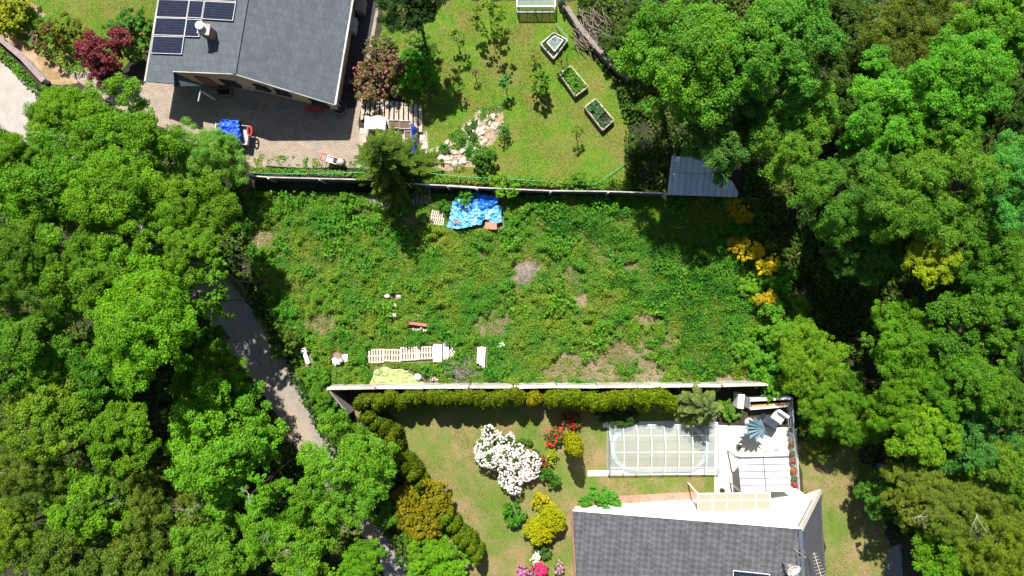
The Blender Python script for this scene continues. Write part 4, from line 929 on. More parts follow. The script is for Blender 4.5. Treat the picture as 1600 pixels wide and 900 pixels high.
# ---------------------------------------------------------------- lower house
eL=P(895,798,4.6); rgf=P(1250,826,7.8); eR=P(1280,767,3.0)
eLb=P(901,900,4.6); dl=(eLb-eL).normalized(); LH=14
t2=thing('gabled_house','white rendered house with grey diamond slate roof, satellite dish and antennas','house',(12,-18,0))
mb=MB(); mb.slab([eL,rgf,rgf+dl*LH,eL+dl*LH],.16); r1=mb.build('roof',M['slate'],t2)
mb=MB(); mb.slab([rgf,eR,eR+dl*LH,rgf+dl*LH],.16); r2=mb.build('roof',mat('dark slate',(.07,.072,.08),.8,(.09,.092,.10),2,fine=(.4,30.)),t2)
mb=MB(); mb.bar(rgf+Vector((.03,.0,.03)),eR+Vector((.03,.0,.03)),.24,.2); mb.build('bargeboard',mat('sandstone barge',(.55,.50,.45),.8,(.45,.4,.36),6),t2)
mb=MB(); mb.bar(eL+Vector((0,.03,-.02)),rgf+Vector((0,.03,-.02)),.06,.2); mb.build('bargeboard',M['white_metal'],t2)
mb=MB(); mb.tube([eL+Vector((-.07,0,-.08)),eL+dl*LH+Vector((-.07,0,-.08))],.07); mb.build('gutter',M['wood_red'],t2)
mb=MB(); mb.tube([eR+Vector((.07,0,-.08)),eR+dl*LH+Vector((.07,0,-.08))],.07); mb.build('gutter',M['dark_metal'],t2)
mb=MB(); mb.bar(rgf+Vector((0,0,.03)),rgf+dl*LH+Vector((0,0,.03)),.2,.06); mb.build('ridge_cap',M['shingle_flat'],r1)
W0=Vector((eL.x+.5,-14.85,0)); WR=Vector((rgf.x,-14.1,0)); W1=Vector((eR.x-.5,-13.4,0))
mb=MB()
prof=[(W0,eL.z-.2),(WR,rgf.z-.25),(W1,eR.z+.25)]
vs=[];fs=[]
for p,z in prof: vs+=[(p.x,p.y,0),(p.x,p.y,z),(p.x,p.y-.3,0),(p.x,p.y-.3,z)]
for i in (0,1): k=i*4; fs+=[(k,k+4,k+5,k+1),(k+2,k+3,k+7,k+6),(k+1,k+5,k+7,k+3)]
fs+=[(0,1,3,2),(8,10,11,9)]; mb.add(vs,fs)
for p,z in ((W0,eL.z-.2),(W1,eR.z-.1)):
    q=p+dl*13; mb.bar((p.x,p.y-.4,z/2),(q.x,q.y,z/2),.3,z)
wl=mb.build('wall',M['white_wall'],t2)
dW=(WR-W0).normalized()
for s_,zz in ((2.3,3.0),(7.8,2.3)):
    window(t2,W0+dW*s_+Vector((0,0.02,zz)),dW,1.2,1.1,inn=.05)
for a in (970,978): 
    mb=MB(); q=P(a,799,3.9); mb.box((q.x,-14.62,3.9),(.18,.12,.18),bev=.02); mb.build('vent',M['wood'],t2)
mb=MB(); mb.bar(W0+dW*10.2+Vector((0,.04,1.05)),W0+dW*11.2+Vector((0,.06,1.05)),.05,2.05); mb.build('terrace_door',M['glass'],t2)
# roof furniture
nS=(rgf-eL).cross(dl).normalized(); nS=nS if nS.z>0 else -nS
def rp(px,py): return on_plane(px,py,eL,nS)
panel(t2,[rp(1145,890),rp(1202,896),rp(1202,925),rp(1146,919)],nS,0)
base=rp(1221,876)
t3=thing('satellite_dish','pale round satellite dish on the slate roof near the ridge','satellite dish',base); mb=MB(); mb.tube([base,base+Vector((.0,0,1.0)),base+Vector((.1,.05,1.1))],.03); mb.build('mast',M['grey_metal'],t3)
c=base+Vector((.25,-.12,1.1)); ax=Vector((.2,-.45,.85)).normalized(); u=ax.orthogonal().normalized(); v=ax.cross(u); mb=MB(); vs=[c-ax*.1]; fs=[]
for r_,dz in ((.14,-.08),(.28,-.03),(.40,.05)):
    for k in range(20): an=6.283*k/20; vs.append(c+(u*math.cos(an)+v*math.sin(an))*r_+ax*dz)
for k in range(20): fs.append((0,1+k,1+(k+1)%20)); 
for q in range(2):
    for k in range(20): fs.append((1+q*20+k,1+q*20+20+k,1+q*20+20+(k+1)%20,1+q*20+(k+1)%20))
mb.add(vs,fs); o=mb.build('dish',M['dishwhite'],t3,smooth=True); md=o.modifiers.new('s','SOLIDIFY'); md.thickness=.02
mb=MB(); mb.tube([c-v*.35,c+ax*.45],.012); mb.box(c+ax*.47,(.08,.08,.1)); mb.build('receiver_arm',M['grey_metal'],t3)
for nm,px,py,L,lb in (('tv_antenna',1224,880,.9,'small comb antenna left of the satellite dish'),('tv_antenna',1264,872,1.6,'long slanting yagi antenna on the dark roof slope')):
    b0=rp(px,py) if px<1255 else on_plane(px,py,rgf,(eR-rgf).cross(dl).normalized()); t3=thing(nm,lb,'antenna',b0); mb=MB(); mb.tube([b0,b0+Vector((0,0,1.2))],.022); mb.build('mast',M['grey_metal'],t3)
    mb=MB(); a=b0+Vector((-.15*L,.5*L,1.2)); b=b0+Vector((.15*L,-.5*L,1.25)); mb.tube([a,b],.016)
    for k in range(9): p=a+(b-a)*(k+.5)/9; w2=.14+.02*k; mb.tube([p-Vector((w2,w2*.3,0)),p+Vector((w2,w2*.3,0))],.008,5)
    mb.build('boom',M['wood_pale'],t3)
b0=rp(1241,858); t3=thing('roof_vent_mast','thin pole standing between the dish and the ridge','mast',b0); mb=MB(); mb.tube([b0,b0+Vector((-.05,.15,1.6))],.02); mb.build('pole',M['wood_pale'],t3)
mb=MB(); q=b0+Vector((.3,0,.1)); mb.tube([q,q+Vector((0,0,.3)),q+Vector((0,0,.33))],[.1,.1,.14],12); mb.build('vent_pipe',M['shingle_flat'],t3)
# glazed terrace awning
t3=thing('terrace_awning','pinkish glazed awning with white frame in front of the white house','awning',P(1147,785)); A0=P(1090,771,2.5);A1=P(1203,770,2.5);B0=P(1091,800,2.8);B1=P(1204,798,2.8)
mb=MB()
for k in range(6): a=A0+(A1-A0)*k/5; b=B0+(B1-B0)*k/5; mb.bar(a,b,.05,.06)
for k in (0,.38,1): mb.bar(A0+(B0-A0)*k+Vector((0,0,.03)),A1+(B1-A1)*k+Vector((0,0,.03)),.06,.06)
mb.build('frame',M['white_metal'],t3); mb=MB(); mb.slab([A0,A1,B1,B0],.015); mb.build('sheeting',M['pinkpane'],t3)
for p in (A0,A1): mb=MB(); mb.bar((p.x,p.y,.02),p,.08,.08); mb.build('post',M['white_metal'],t3)
# white shed / pergola roof with battens
t3=thing('patio_pergola','white panelled pergola roof with dark seams on the patio','pergola',P(1195,738)); q=[P(1153,716,2.2),P(1232,714,2.2),P(1236,768,2.35),P(1158,769,2.35)]
mb=MB(); mb.slab(q,.06); mb.build('roof_panels',mat('pergola sheet',(.47,.47,.50),.5,(.42,.42,.45),2),t3); mb=MB()
for k in range(1,5): mb.bar(q[0]+(q[3]-q[0])*k/5+Vector((0,0,.005)),q[1]+(q[2]-q[1])*k/5+Vector((0,0,.005)),.03,.03)
for k in (.5,): mb.bar(q[0]+(q[1]-q[0])*k+Vector((0,0,.012)),q[3]+(q[2]-q[3])*k+Vector((0,0,.012)),.045,.035)
mb.bar(q[0]+Vector((0,.03,.02)),q[1]+Vector((0,.03,.02)),.07,.08)
mb.build('seams',M['dark_metal'],t3)
mb=MB(); mb.slab([P(1165,707,1.9),P(1233,705,1.9),P(1232,713,2.1),P(1156,715,2.1)],.04); mb.build('lower_flap',M['cap_white'],t3)
for p in q: mb=MB(); mb.bar((p.x,p.y,.02),(p.x,p.y,p.z-.07),.09,.09); mb.build('post',M['grey_metal'],t3)
t3=thing('deck_chair','grey metal folding chair frame left of the pergola','chair',P(1158,715)); mb=MB(); mb.tube([P(1151,705,.9),P(1160,712,.5),P(1162,726,.45),P(1155,730,.05)],.025); mb.tube([P(1154,703,.9),P(1166,712,.5),P(1167,724,.45),P(1161,730,.05)],.025); mb.build('frame',M['grey_metal'],t3); mb=MB(); mb.slab([P(1158,713,.5),P(1165,713,.5),P(1166,725,.46),P(1160,725,.46)],.02); mb.build('seat',M['concrete'],t3)
# parasol
t3=thing('garden_parasol','half folded slate blue parasol with pleated panels on the white patio','parasol',P(1182,673)); top=P(1196,670,2.3); mb=MB(); vs=[top];fs=[]; n=22
for k in range(n+1):
    an=R(60)+R(300)*k/n; rr_=(.95 if k%2 else .55)*(1. if .1<k/n<.9 else .8); vs.append(top+Vector((math.cos(an)*rr_-.38,math.sin(an)*rr_*.85-.05,-.35-(.0 if k%2 else .28))))
for k in range(n): fs.append((0,k+1,k+2))
mb.add(vs,fs); o=mb.build('canopy',M['slate_blue'],t3); md=o.modifiers.new('s','SOLIDIFY'); md.thickness=.015
mb=MB(); b0=Vector((top.x-.3,top.y,0)); mb.tube([b0+Vector((0,0,.05)),b0+Vector((0,0,2.1)),top],.03); mb.build('pole',M['dark_metal'],t3); mb=MB(); mb.tube([b0+Vector((0,0,.02)),b0+Vector((0,0,.1))],.3,16); mb.build('base',M['concrete'],t3)
c=P(1203,660,.8); t3=thing('covered_grill','barbecue under a dark grey cover beside the parasol','barbecue',(c.x,c.y,0)); mb=MB(); mb.box((c.x,c.y,.55),(1.05,.62,1.05),R(-35),bev=.1); mb.build('cover',M['darkfab'],t3); mb=MB(); mb.box((c.x,c.y,.03),(.9,.5,.04),R(-35)); mb.build('base',M['black'],t3)
c=P(1217,652,.4); t3=thing('garden_armchair','white cushioned armchair in the corner of the patio','chair',(c.x,c.y,0)); mb=MB(); mb.box((c.x,c.y,.3),(.8,.75,.35),R(-35),bev=.08); mb.build('seat',M['plaster'],t3); mb=MB(); mb.box((c.x+.2,c.y+.28,.6),(.8,.2,.6),R(-35),bev=.07); mb.build('backrest',M['plaster'],t3)
# raised planter and railing
t3=thing('corner_screen_wall','white low wall with a trough of orange matting at the top of the patio','wall',P(1200,628)); mb=MB(); a=P(1172,625,1.);b=P(1236,622,1.); mb.bar((a.x,a.y,.5),(b.x,b.y,.5),.2,1.); a2=P(1174,640,1.);b2=P(1234,635,1.); mb.bar((a2.x,a2.y,.4),(b2.x,b2.y,.4),.12,.8); mb.build('wall_body',M['white_wall'],t3)
mb=MB(); mb.slab([P(1174,634,.75),P(1234,629,.75),P(1233,634,.75),P(1175,638,.75)],.5); mb.build('matting',M['orange_mat'],t3)
t3=thing('white_cabinet','white box cabinet with grey mesh side at the end of the trough wall','cabinet',P(1162,628)); c=P(1158,627,1.); mb=MB(); mb.box((c.x,c.y,.5),(.42,.95,1.),R(-4)); mb.build('body',M['white_wall'],t3); mb=MB(); mb.slab([P(1164,618,1.1),P(1173,623,1.1),P(1173,640,.5),P(1164,636,.5)],.03); mb.build('mesh_side',M['grey_metal'],t3)
t3=thing('patio_railing','long pale grey metal railing along the right side of the patio','railing',P(1243,700)); pr=[(1225,617),(1238,622),(1241,680),(1245,730),(1249,782)]; 
for zz,ww in ((1.05,.07),(.55,.03),(.15,.05)):
    mb=MB()
    for i in range(4): a=P(*pr[i],1.05);b=P(*pr[i+1],1.05); mb.bar((a.x,a.y,zz),(b.x,b.y,zz),ww,.05)
    mb.build('rail',M['grey_metal'],t3)
for i in range(4):
    a=P(*pr[i],1.05);b=P(*pr[i+1],1.05); n=max(1,int((b-a).length/1.1))
    for k in range(n+(i==3)): p=a+(b-a)*k/n; mb=MB(); mb.box((p.x,p.y,.53),(.05,.05,1.03)); mb.build('post',M['grey_metal'],t3)
    mb=MB(); mb.bar((a.x,a.y,.6),(b.x,b.y,.6),.012,.8); mb.build('glass_panel',M['pane'],t3)
mb=MB(); a=P(1234,670,.1);b=P(1240,778,.1); mb.bar((a.x+.22,a.y,.1),(b.x+.22,b.y,.1),.42,.2); tag(mb.build('planter_ledge',M['concrete']),'low grey ledge under the flower pots along the patio railing','ledge')
pots=[(1237,672,(.09,.22,.04),'pot with green leaves topmost along the patio railing'),(1237,693,(.30,.14,.05),'pot with brownish red foliage second along the patio railing'),(1238,708,(.10,.2,.05),'pot with pale green plant third along the patio railing'),(1239,719,(.45,.10,.10),'pot with pink red flowers in the middle of the patio railing'),(1240,734,(.60,.20,.03),'pot with bright orange flowers along the patio railing'),(1241,747,(.12,.2,.05),'pot with mixed green plant below the orange flowers'),(1241,756,(.55,.05,.08),'pot with crimson flowers near the lower end of the railing'),(1242,764,(.50,.08,.12),'pot with dark pink flowers next to the crimson ones'),(1243,774,(.45,.14,.06),'lowest pot with rusty red flowers by the railing end')]
potm=MB(); potm.tube([(0,0,0),(0,0,.26),(0,0,.28),(0,0,.30)],[.12,.17,.19,.19],14)
me_p=None
for k,(a,b,cc,lb) in enumerate(pots):
    p=P(a,b,.4); t4=thing('flower_pot',lb,'flower pot',(p.x,p.y,.2),0,'flower pots along the patio railing')
    if me_p is None: o=MB(); o.v=list(potm.v); o.f=list(potm.f); oo=o.build('pot',M['terracotta'],None,origin=(0,0,0)); me_p=oo.data; oo.parent=t4
    else: link('pot',me_p,t4)
    rng=np.random.default_rng(k); n=260; d=sph(rng,n,-.1); q=d*rng.uniform(.1,.24,n)[:,None]; q[:,2]+=.38
    g=MB(); me=quads('flowers',q,d+np.array([0,0,.3]),np.full(n,.06),np.full(n,.05),rng.random(n),M['petal'],seed=k); link('flowers',me,t4,color=cc)
    n=160; d=sph(rng,n,-.3); q=d*rng.uniform(.08,.22,n)[:,None]; q[:,2]+=.34; me=quads('leaves',q,d+np.array([0,0,.3]),np.full(n,.08),np.full(n,.05),rng.random(n),M['leaf'],seed=k+50); link('leaves',me,t4,color=(.06,.15,.03))
for a,b,lb in ((1155,698,'dark round pot alone on the open patio'),(1190,710,'pair pot with green plant at the pergola edge'),(1198,709,'reddish pot just right of the green one at the pergola edge'),(1129,767,'dark round pot at the bottom left of the patio by the awning')):
    p=P(a,b,.3); t4=thing('plant_pot',lb,'plant pot',(p.x,p.y,.02)); mb=MB(); mb.tube([(p.x,p.y,.02),(p.x,p.y,.3)],[.13,.17],14); mb.build('pot',M['terracotta'] if a==1198 else M['dark_metal'],t4)
    rng=np.random.default_rng(a); n=150; d=sph(rng,n,0); q=d*rng.uniform(.05,.17,n)[:,None]; q[:,2]+=.28; me=quads('leaves',q,d,np.full(n,.07),np.full(n,.04),rng.random(n),M['leaf'],seed=a); link('leaves',me,t4,color=(.05,.08,.03))
# boat-like blue cover in the wood
t3=thing('blue_paddling_pool','dark blue oval plastic tub half hidden under the trees by the side lawn','tub',P(1380,742)); c=P(1380,742,.3); mb=MB(); n=20; rz=R(-55)
for zz,k0 in ((0,0),): pass
vs=[];fs=[]
for lv,(z_,s_) in enumerate(((.02,.85),(.45,1.),(.5,.95),(.3,.8))):
    for k in range(n): an=6.283*k/n; x_=math.cos(an)*.95*s_; y_=math.sin(an)*.5*s_; vs.append((c.x+x_*math.cos(rz)-y_*math.sin(rz),c.y+x_*math.sin(rz)+y_*math.cos(rz),z_))
for lv in range(3):
    for k in range(n): fs.append((lv*n+k,lv*n+(k+1)%n,lv*n+n+(k+1)%n,lv*n+n+k))
fs.append(tuple(range(3*n,4*n))); mb.add(vs,fs); mb.build('tub_shell',M['sky_blue'],t3,smooth=False)

# ---------------------------------------------------------------- conifers
def spruce(px,py,h,Rr,seed,colr,label,leanfix=None,name='spruce_tree',levels=17,nb=8):
    p=P(px,py,h); t=thing(name,label,'tree',(p.x,p.y,0)); me=fir(seed,h,Rr,levels,nb); link('crown',me,t,color=colr)
    mb=MB(); mb.tube([(p.x,p.y,-.05),(p.x,p.y,h*.5),(p.x,p.y,h*.97)],[.02*h,.012*h,.01],9); mb.build('trunk',M['bark'],t,smooth=True); return t
spruce(580,222,9.4,2.75,5,(.062,.118,.010),'tall yellowish spruce standing over the upper fence by the navy screen')
spruce(1114,645,5.2,2.0,6,(.12,.17,.045),'grey green spruce overhanging the pool enclosure',levels=12,nb=9)
_th=[]
def make_thuja(px,py,h,wd,colr,label,group=None,name='thuja_bush',rot=0,var=0,cat='conifer'):
    p=P(px,py,h*.9); t=thing(name,label,cat,(p.x,p.y,0),rot,group); o=link('foliage',thuja(var),t,color=colr); o.scale=(wd/.50,wd/.50,h)
    mb=MB(); mb.tube([(p.x,p.y,-.02),(p.x,p.y,h*.6)],[.06,.02],6); 
    # stem in local frame
    me=bpy.data.meshes.get('thuja stem')
    if me is None:
        me=bpy.data.meshes.new('thuja stem'); q=MB(); q.tube([(0,0,0),(0,0,1.5)],[.05,.02],6); me.from_pydata(q.v,[],q.f); me.materials.append(M['bark'])
    link('stem',me,t); return t
ordn=['first','second','third','fourth','fifth','sixth','seventh','eighth','ninth','tenth','eleventh','twelfth','thirteenth','fourteenth','fifteenth','sixteenth','seventeenth','eighteenth','nineteenth']
rnd=random.Random(77)
xsl=[572,590,606]+[624+i*15.2 for i in range(13)]
for i,x in enumerate(xsl):
    make_thuja(x+rnd.uniform(-2,2),(632,630,628)[i]+0 if i<3 else 627+rnd.uniform(-2,2),3.1+rnd.uniform(-.25,.3),1.3+rnd.uniform(-.1,.12),(.12,.18,.008),ordn[i]+' olive thuja from the left in the long hedge under the white capped fence','left thuja hedge behind the lower fence',rot=rnd.uniform(0,6),var=i%4)
make_thuja(836,628,2.8,1.25,(.22,.24,.01),'lone small thuja standing in the gap between the two hedge lengths',rot=1.,var=1)
for i in range(15):
    make_thuja(862+i*13.6,626.5+rnd.uniform(-2.5,2.5)+(2 if i>13 else 0),3.0+rnd.uniform(-.25,.3),1.5+rnd.uniform(-.1,.12),(.135,.205,.006),ordn[i]+' yellow green thuja from the left in the right hedge length above the pool','right thuja hedge behind the lower fence',rot=rnd.uniform(0,6),var=i%4)
dg=[(562,634),(573,652),(583,664),(594,676),(606,690),(612,706),(622,720),(630,735),(642,748),(650,762)]
for i,(x,y) in enumerate(dg):
    make_thuja(x,y,3.2+rnd.uniform(-.2,.3),1.15+rnd.uniform(-.1,.15),(.10,.165,.008),ordn[i]+' thuja from the top in the diagonal row beside the dry lawn','diagonal thuja row left of the dry lawn',rot=rnd.uniform(0,6),var=i%4)
for i,(x,y) in enumerate([(696,816),(704,830),(712,842),(722,852),(734,862),(742,876)]):
    make_thuja(x,y,2.8+rnd.uniform(-.2,.2),1.15+rnd.uniform(-.1,.1),(.10,.18,.008),ordn[i]+' thuja from the top in the short row below the big round shrub','short thuja row below the round shrub',rot=rnd.uniform(0,6),var=i%4)
make_thuja(903,712,4.9,1.35,(.25,.28,.006),'bright yellow green conical thuja casting a long shadow left of the pool',name='cone_thuja',var=2)
# ---------------------------------------------------------------- garden shrubs
G=(.085,.20,.025)
shrub(660,793,50,3.3,(.185,.162,.012),'big round brownish olive clipped conifer at the edge of the dry lawn','globe_conifer','ball',zs=1.)
shrub(843,827,25,2.0,(.28,.29,.006),'left lobe of yellow green globe thuja near the azaleas','globe_thuja','ball',var=1)
shrub(864,810,22,2.3,(.26,.28,.006),'taller yellow green globe thuja right behind the yellow shrub','globe_thuja','ball',var=2)
shrub(780,700,33,2.1,(.05,.10,.03),'large white flowering rhododendron, upper bush','rhododendron',flowers=((.76,.72,.90),820,.085,None))
shrub(810,729,32,1.9,(.05,.10,.03),'large white flowering rhododendron, lower right bush','rhododendron',flowers=((.76,.71,.90),820,.085,None))
shrub(847,785,20,1.2,(.36,.34,.02),'small bright yellow shrub above the yellow green globe thujas','golden_shrub')
shrub(863,713,13,1.0,(.30,.32,.02),'small yellow green shrub beside the red azalea','golden_shrub')
shrub(803,803,23,1.3,(.05,.18,.02),'rich green rounded shrub below the white rhododendron')
shrub(857,742,18,1.3,(.05,.17,.02),'green shrub between the white rhododendron and the cone thuja')
shrub(933,785,30,1.0,(.075,.23,.03),'flat bright green shrub at the corner of the slate roof',asp=1.35)
shrub(866,681,17,1.1,(.06,.15,.03),'azalea with scarlet flowers left of the cone thuja','azalea',flowers=((.65,.04,.06),50,.09,None))
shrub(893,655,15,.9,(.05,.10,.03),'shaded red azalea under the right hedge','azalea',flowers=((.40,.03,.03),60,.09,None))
shrub(849,722,11,.9,(.26,.09,.04),'small rusty orange shrub beside the yellow green one','copper_shrub')
shrub(842,888,13,.9,(.06,.12,.03),'hot pink azalea at the bottom edge left of the slate roof','azalea',flowers=((.75,.04,.22),160,.09,None))
shrub(819,893,11,.8,(.06,.12,.03),'purple pink azalea left of the hot pink one','azalea',flowers=((.60,.16,.50),90,.08,None))
shrub(838,872,9,.8,(.08,.15,.05),'small white flowering shrub above the hot pink azalea','white_shrub',flowers=((.8,.8,.78),70,.08,None))
shrub(872,886,9,.8,(.09,.15,.05),'small lilac flowering shrub beside the slate roof edge','lilac_shrub',flowers=((.5,.3,.45),60,.08,None))
shrub(846,862,14,.8,(.07,.14,.05),'grey green low shrub under the globe thujas')
shrub(818,690,12,.6,(.08,.18,.03),'low green plant under the right side of the hedge gap','plant_clump')
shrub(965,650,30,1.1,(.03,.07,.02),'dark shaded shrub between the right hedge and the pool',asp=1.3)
shrub(1138,640,20,.8,(.10,.20,.03),'light green low bush between the spruce and the white cabinet')
shrub(1200,614,14,1.3,(.12,.26,.03),'light green bush behind the trough wall')
# upper garden
shrub(165,82,44,2.8,(.17,.034,.052),'dark red Japanese maple left of the upper house','red_maple','small',cat='tree')
shrub(203,50,34,1.6,(.06,.17,.03),'green shrub between the red maple and the solar roof',kind='bush')
shrub(214,84,17,1.4,(.16,.28,.07),'pale green shrub touching the left eave of the upper house')
shrub(228,35,14,1.2,(.05,.11,.03),'small dark shrub by the upper left roof edge')
shrub(112,45,26,1.1,(.14,.19,.02),'yellowish shrub on the earth bank right of the bare tree')
shrub(12,25,38,1.9,(.24,.26,.02),'golden shrub in the top left corner','golden_shrub','small')
t=tree(72,62,30,2.6,'sparse',(.15,.12,.03),'small half bare tree on the earth bank','bare_tree',dead=4)
shrub(596,120,41,2.2,(.15,.125,.05),'rhododendron with fading pink flowers beside the upper house','rhododendron','small',flowers=((.48,.17,.22),120,.085,None),var=3)
shrub(652,115,34,2.2,(.10,.30,.025),'bright green shrub right of the pink rhododendron',kind='small')
shrub(655,75,26,1.8,(.11,.22,.05),'green shrub above the bright green one',kind='small')
shrub(600,75,22,1.4,(.14,.17,.06),'grey pink flowering shrub above the rhododendron','flowering_shrub',flowers=((.35,.2,.24),60,.08,None))
shrub(565,265,9,.5,G,'tiny green plant at the yard edge under the spruce','plant_clump')
tree(645,6,50,7,'mid',(.025,.06,.02),'dark evergreen tree at the top edge beside the lawn','evergreen_tree')
for a,b,r_,h_,kd,cc,lb in [
 (714,58,17,2.4,'sparse',(.13,.24,.06),'slender young fruit tree top left of the upper lawn'),
 (770,35,32,3.2,'sparse',(.15,.22,.03),'wide sparse young fruit tree near the top of the upper lawn'),
 (742,112,8,1.3,'sparse',(.30,.20,.14),'tiny pinkish young tree in the middle of the upper lawn'),
 (715,139,13,1.7,'sparse',(.15,.24,.05),'small young tree above the rock garden'),
 (790,128,13,1.9,'bush',(.09,.22,.09),'blue green young tree right of the rock garden'),
 (845,128,22,2.1,'bush',(.10,.24,.03),'rounded bright green young tree left of the raised beds'),
 (903,203,11,1.9,'sparse',(.16,.22,.05),'thin young tree below the raised beds'),
 (788,205,15,1.2,'sparse',(.09,.19,.05),'low young tree right beside the rock garden'),
 (675,150,22,1.8,'sparse',(.16,.22,.04),'loose young tree left edge of the upper lawn'),
 (880,95,12,1.5,'sparse',(.14,.22,.04),'thin young tree above the first raised bed'),
 (835,85,10,1.3,'sparse',(.2,.22,.07),'thin pale sapling left of the cold frame')]:
    tree(a,b,r_,h_,kd,cc,lb,'young_tree',group='young trees on the upper lawn')
shrub(757,252,22,1.5,(.06,.17,.03),'green bush below the rock garden near the fence')
shrub(795,300,18,1.8,(.14,.30,.03),'light green bush growing over the upper fence above the blue tarpaulin')
shrub(725,308,13,1.5,(.09,.26,.03),'green bush in front of the upper fence at the tarpaulin')
shrub(780,288,16,1.2,(.18,.28,.03),'yellow green bush on the fence left of the light green bush')
shrub(695,322,13,.9,(.08,.20,.03),'green bush between the weathered pallet and the blue tarpaulin')
shrub(545,318,20,1.1,(.10,.24,.03),'green bush in the plot left of the plank platform')
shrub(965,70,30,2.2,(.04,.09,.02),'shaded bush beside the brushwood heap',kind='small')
shrub(900,290,20,.9,(.10,.2,.03),'low bush on the lawn side of the upper fence')
# plot edge bushes
shrub(446,535,30,1.8,(.055,.11,.025),'dark small bush between the road and the plot',kind='bush')
shrub(505,625,24,2.2,G,'bright bush at the left corner of the white capped fence',kind='small')
shrub(497,595,20,1.3,(.10,.24,.03),'green bush above the fence corner bush')
shrub(1170,392,21,2.3,(.66,.54,.02),'bright yellow broom bush left of the brightest pair','broom_bush',kind='smallfine')
shrub(1198,412,19,2.3,(.64,.54,.02),'bright yellow broom bush lower right of its twin','broom_bush',kind='smallfine')
shrub(1198,467,18,2.0,(.52,.42,.02),'orange yellow broom bush below the bright pair','broom_bush',kind='smallfine')
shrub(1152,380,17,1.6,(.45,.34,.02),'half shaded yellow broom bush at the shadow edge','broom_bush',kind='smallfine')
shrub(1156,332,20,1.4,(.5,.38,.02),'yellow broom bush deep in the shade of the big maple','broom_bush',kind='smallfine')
rnd=random.Random(21)
for a,b,r_,h_,lb in [(1215,440,26,1.8,'green shrub right of the bright broom bushes'),(1170,445,24,1.1,'green shrub left of the orange broom bush'),(1205,510,36,2.0,'bright green shrub below the orange broom bush'),(1240,480,24,1.9,'green shrub on the outer right rim of the plot'),(1165,540,28,1.2,'green shrub at the right end of the plot'),(1205,575,34,1.8,'bright shrub at the right end of the lower fence')]:
    shrub(a,b,r_,h_,(rnd.uniform(.09,.13),rnd.uniform(.22,.27),.025) if 'nettle' not in lb else (.045,.15,.03),lb,'green_shrub' if 'nettle' not in lb else 'nettle_clump',kind='smallfine' if 'nettle' in lb else 'small',cat='shrub' if 'nettle' not in lb else 'nettles')

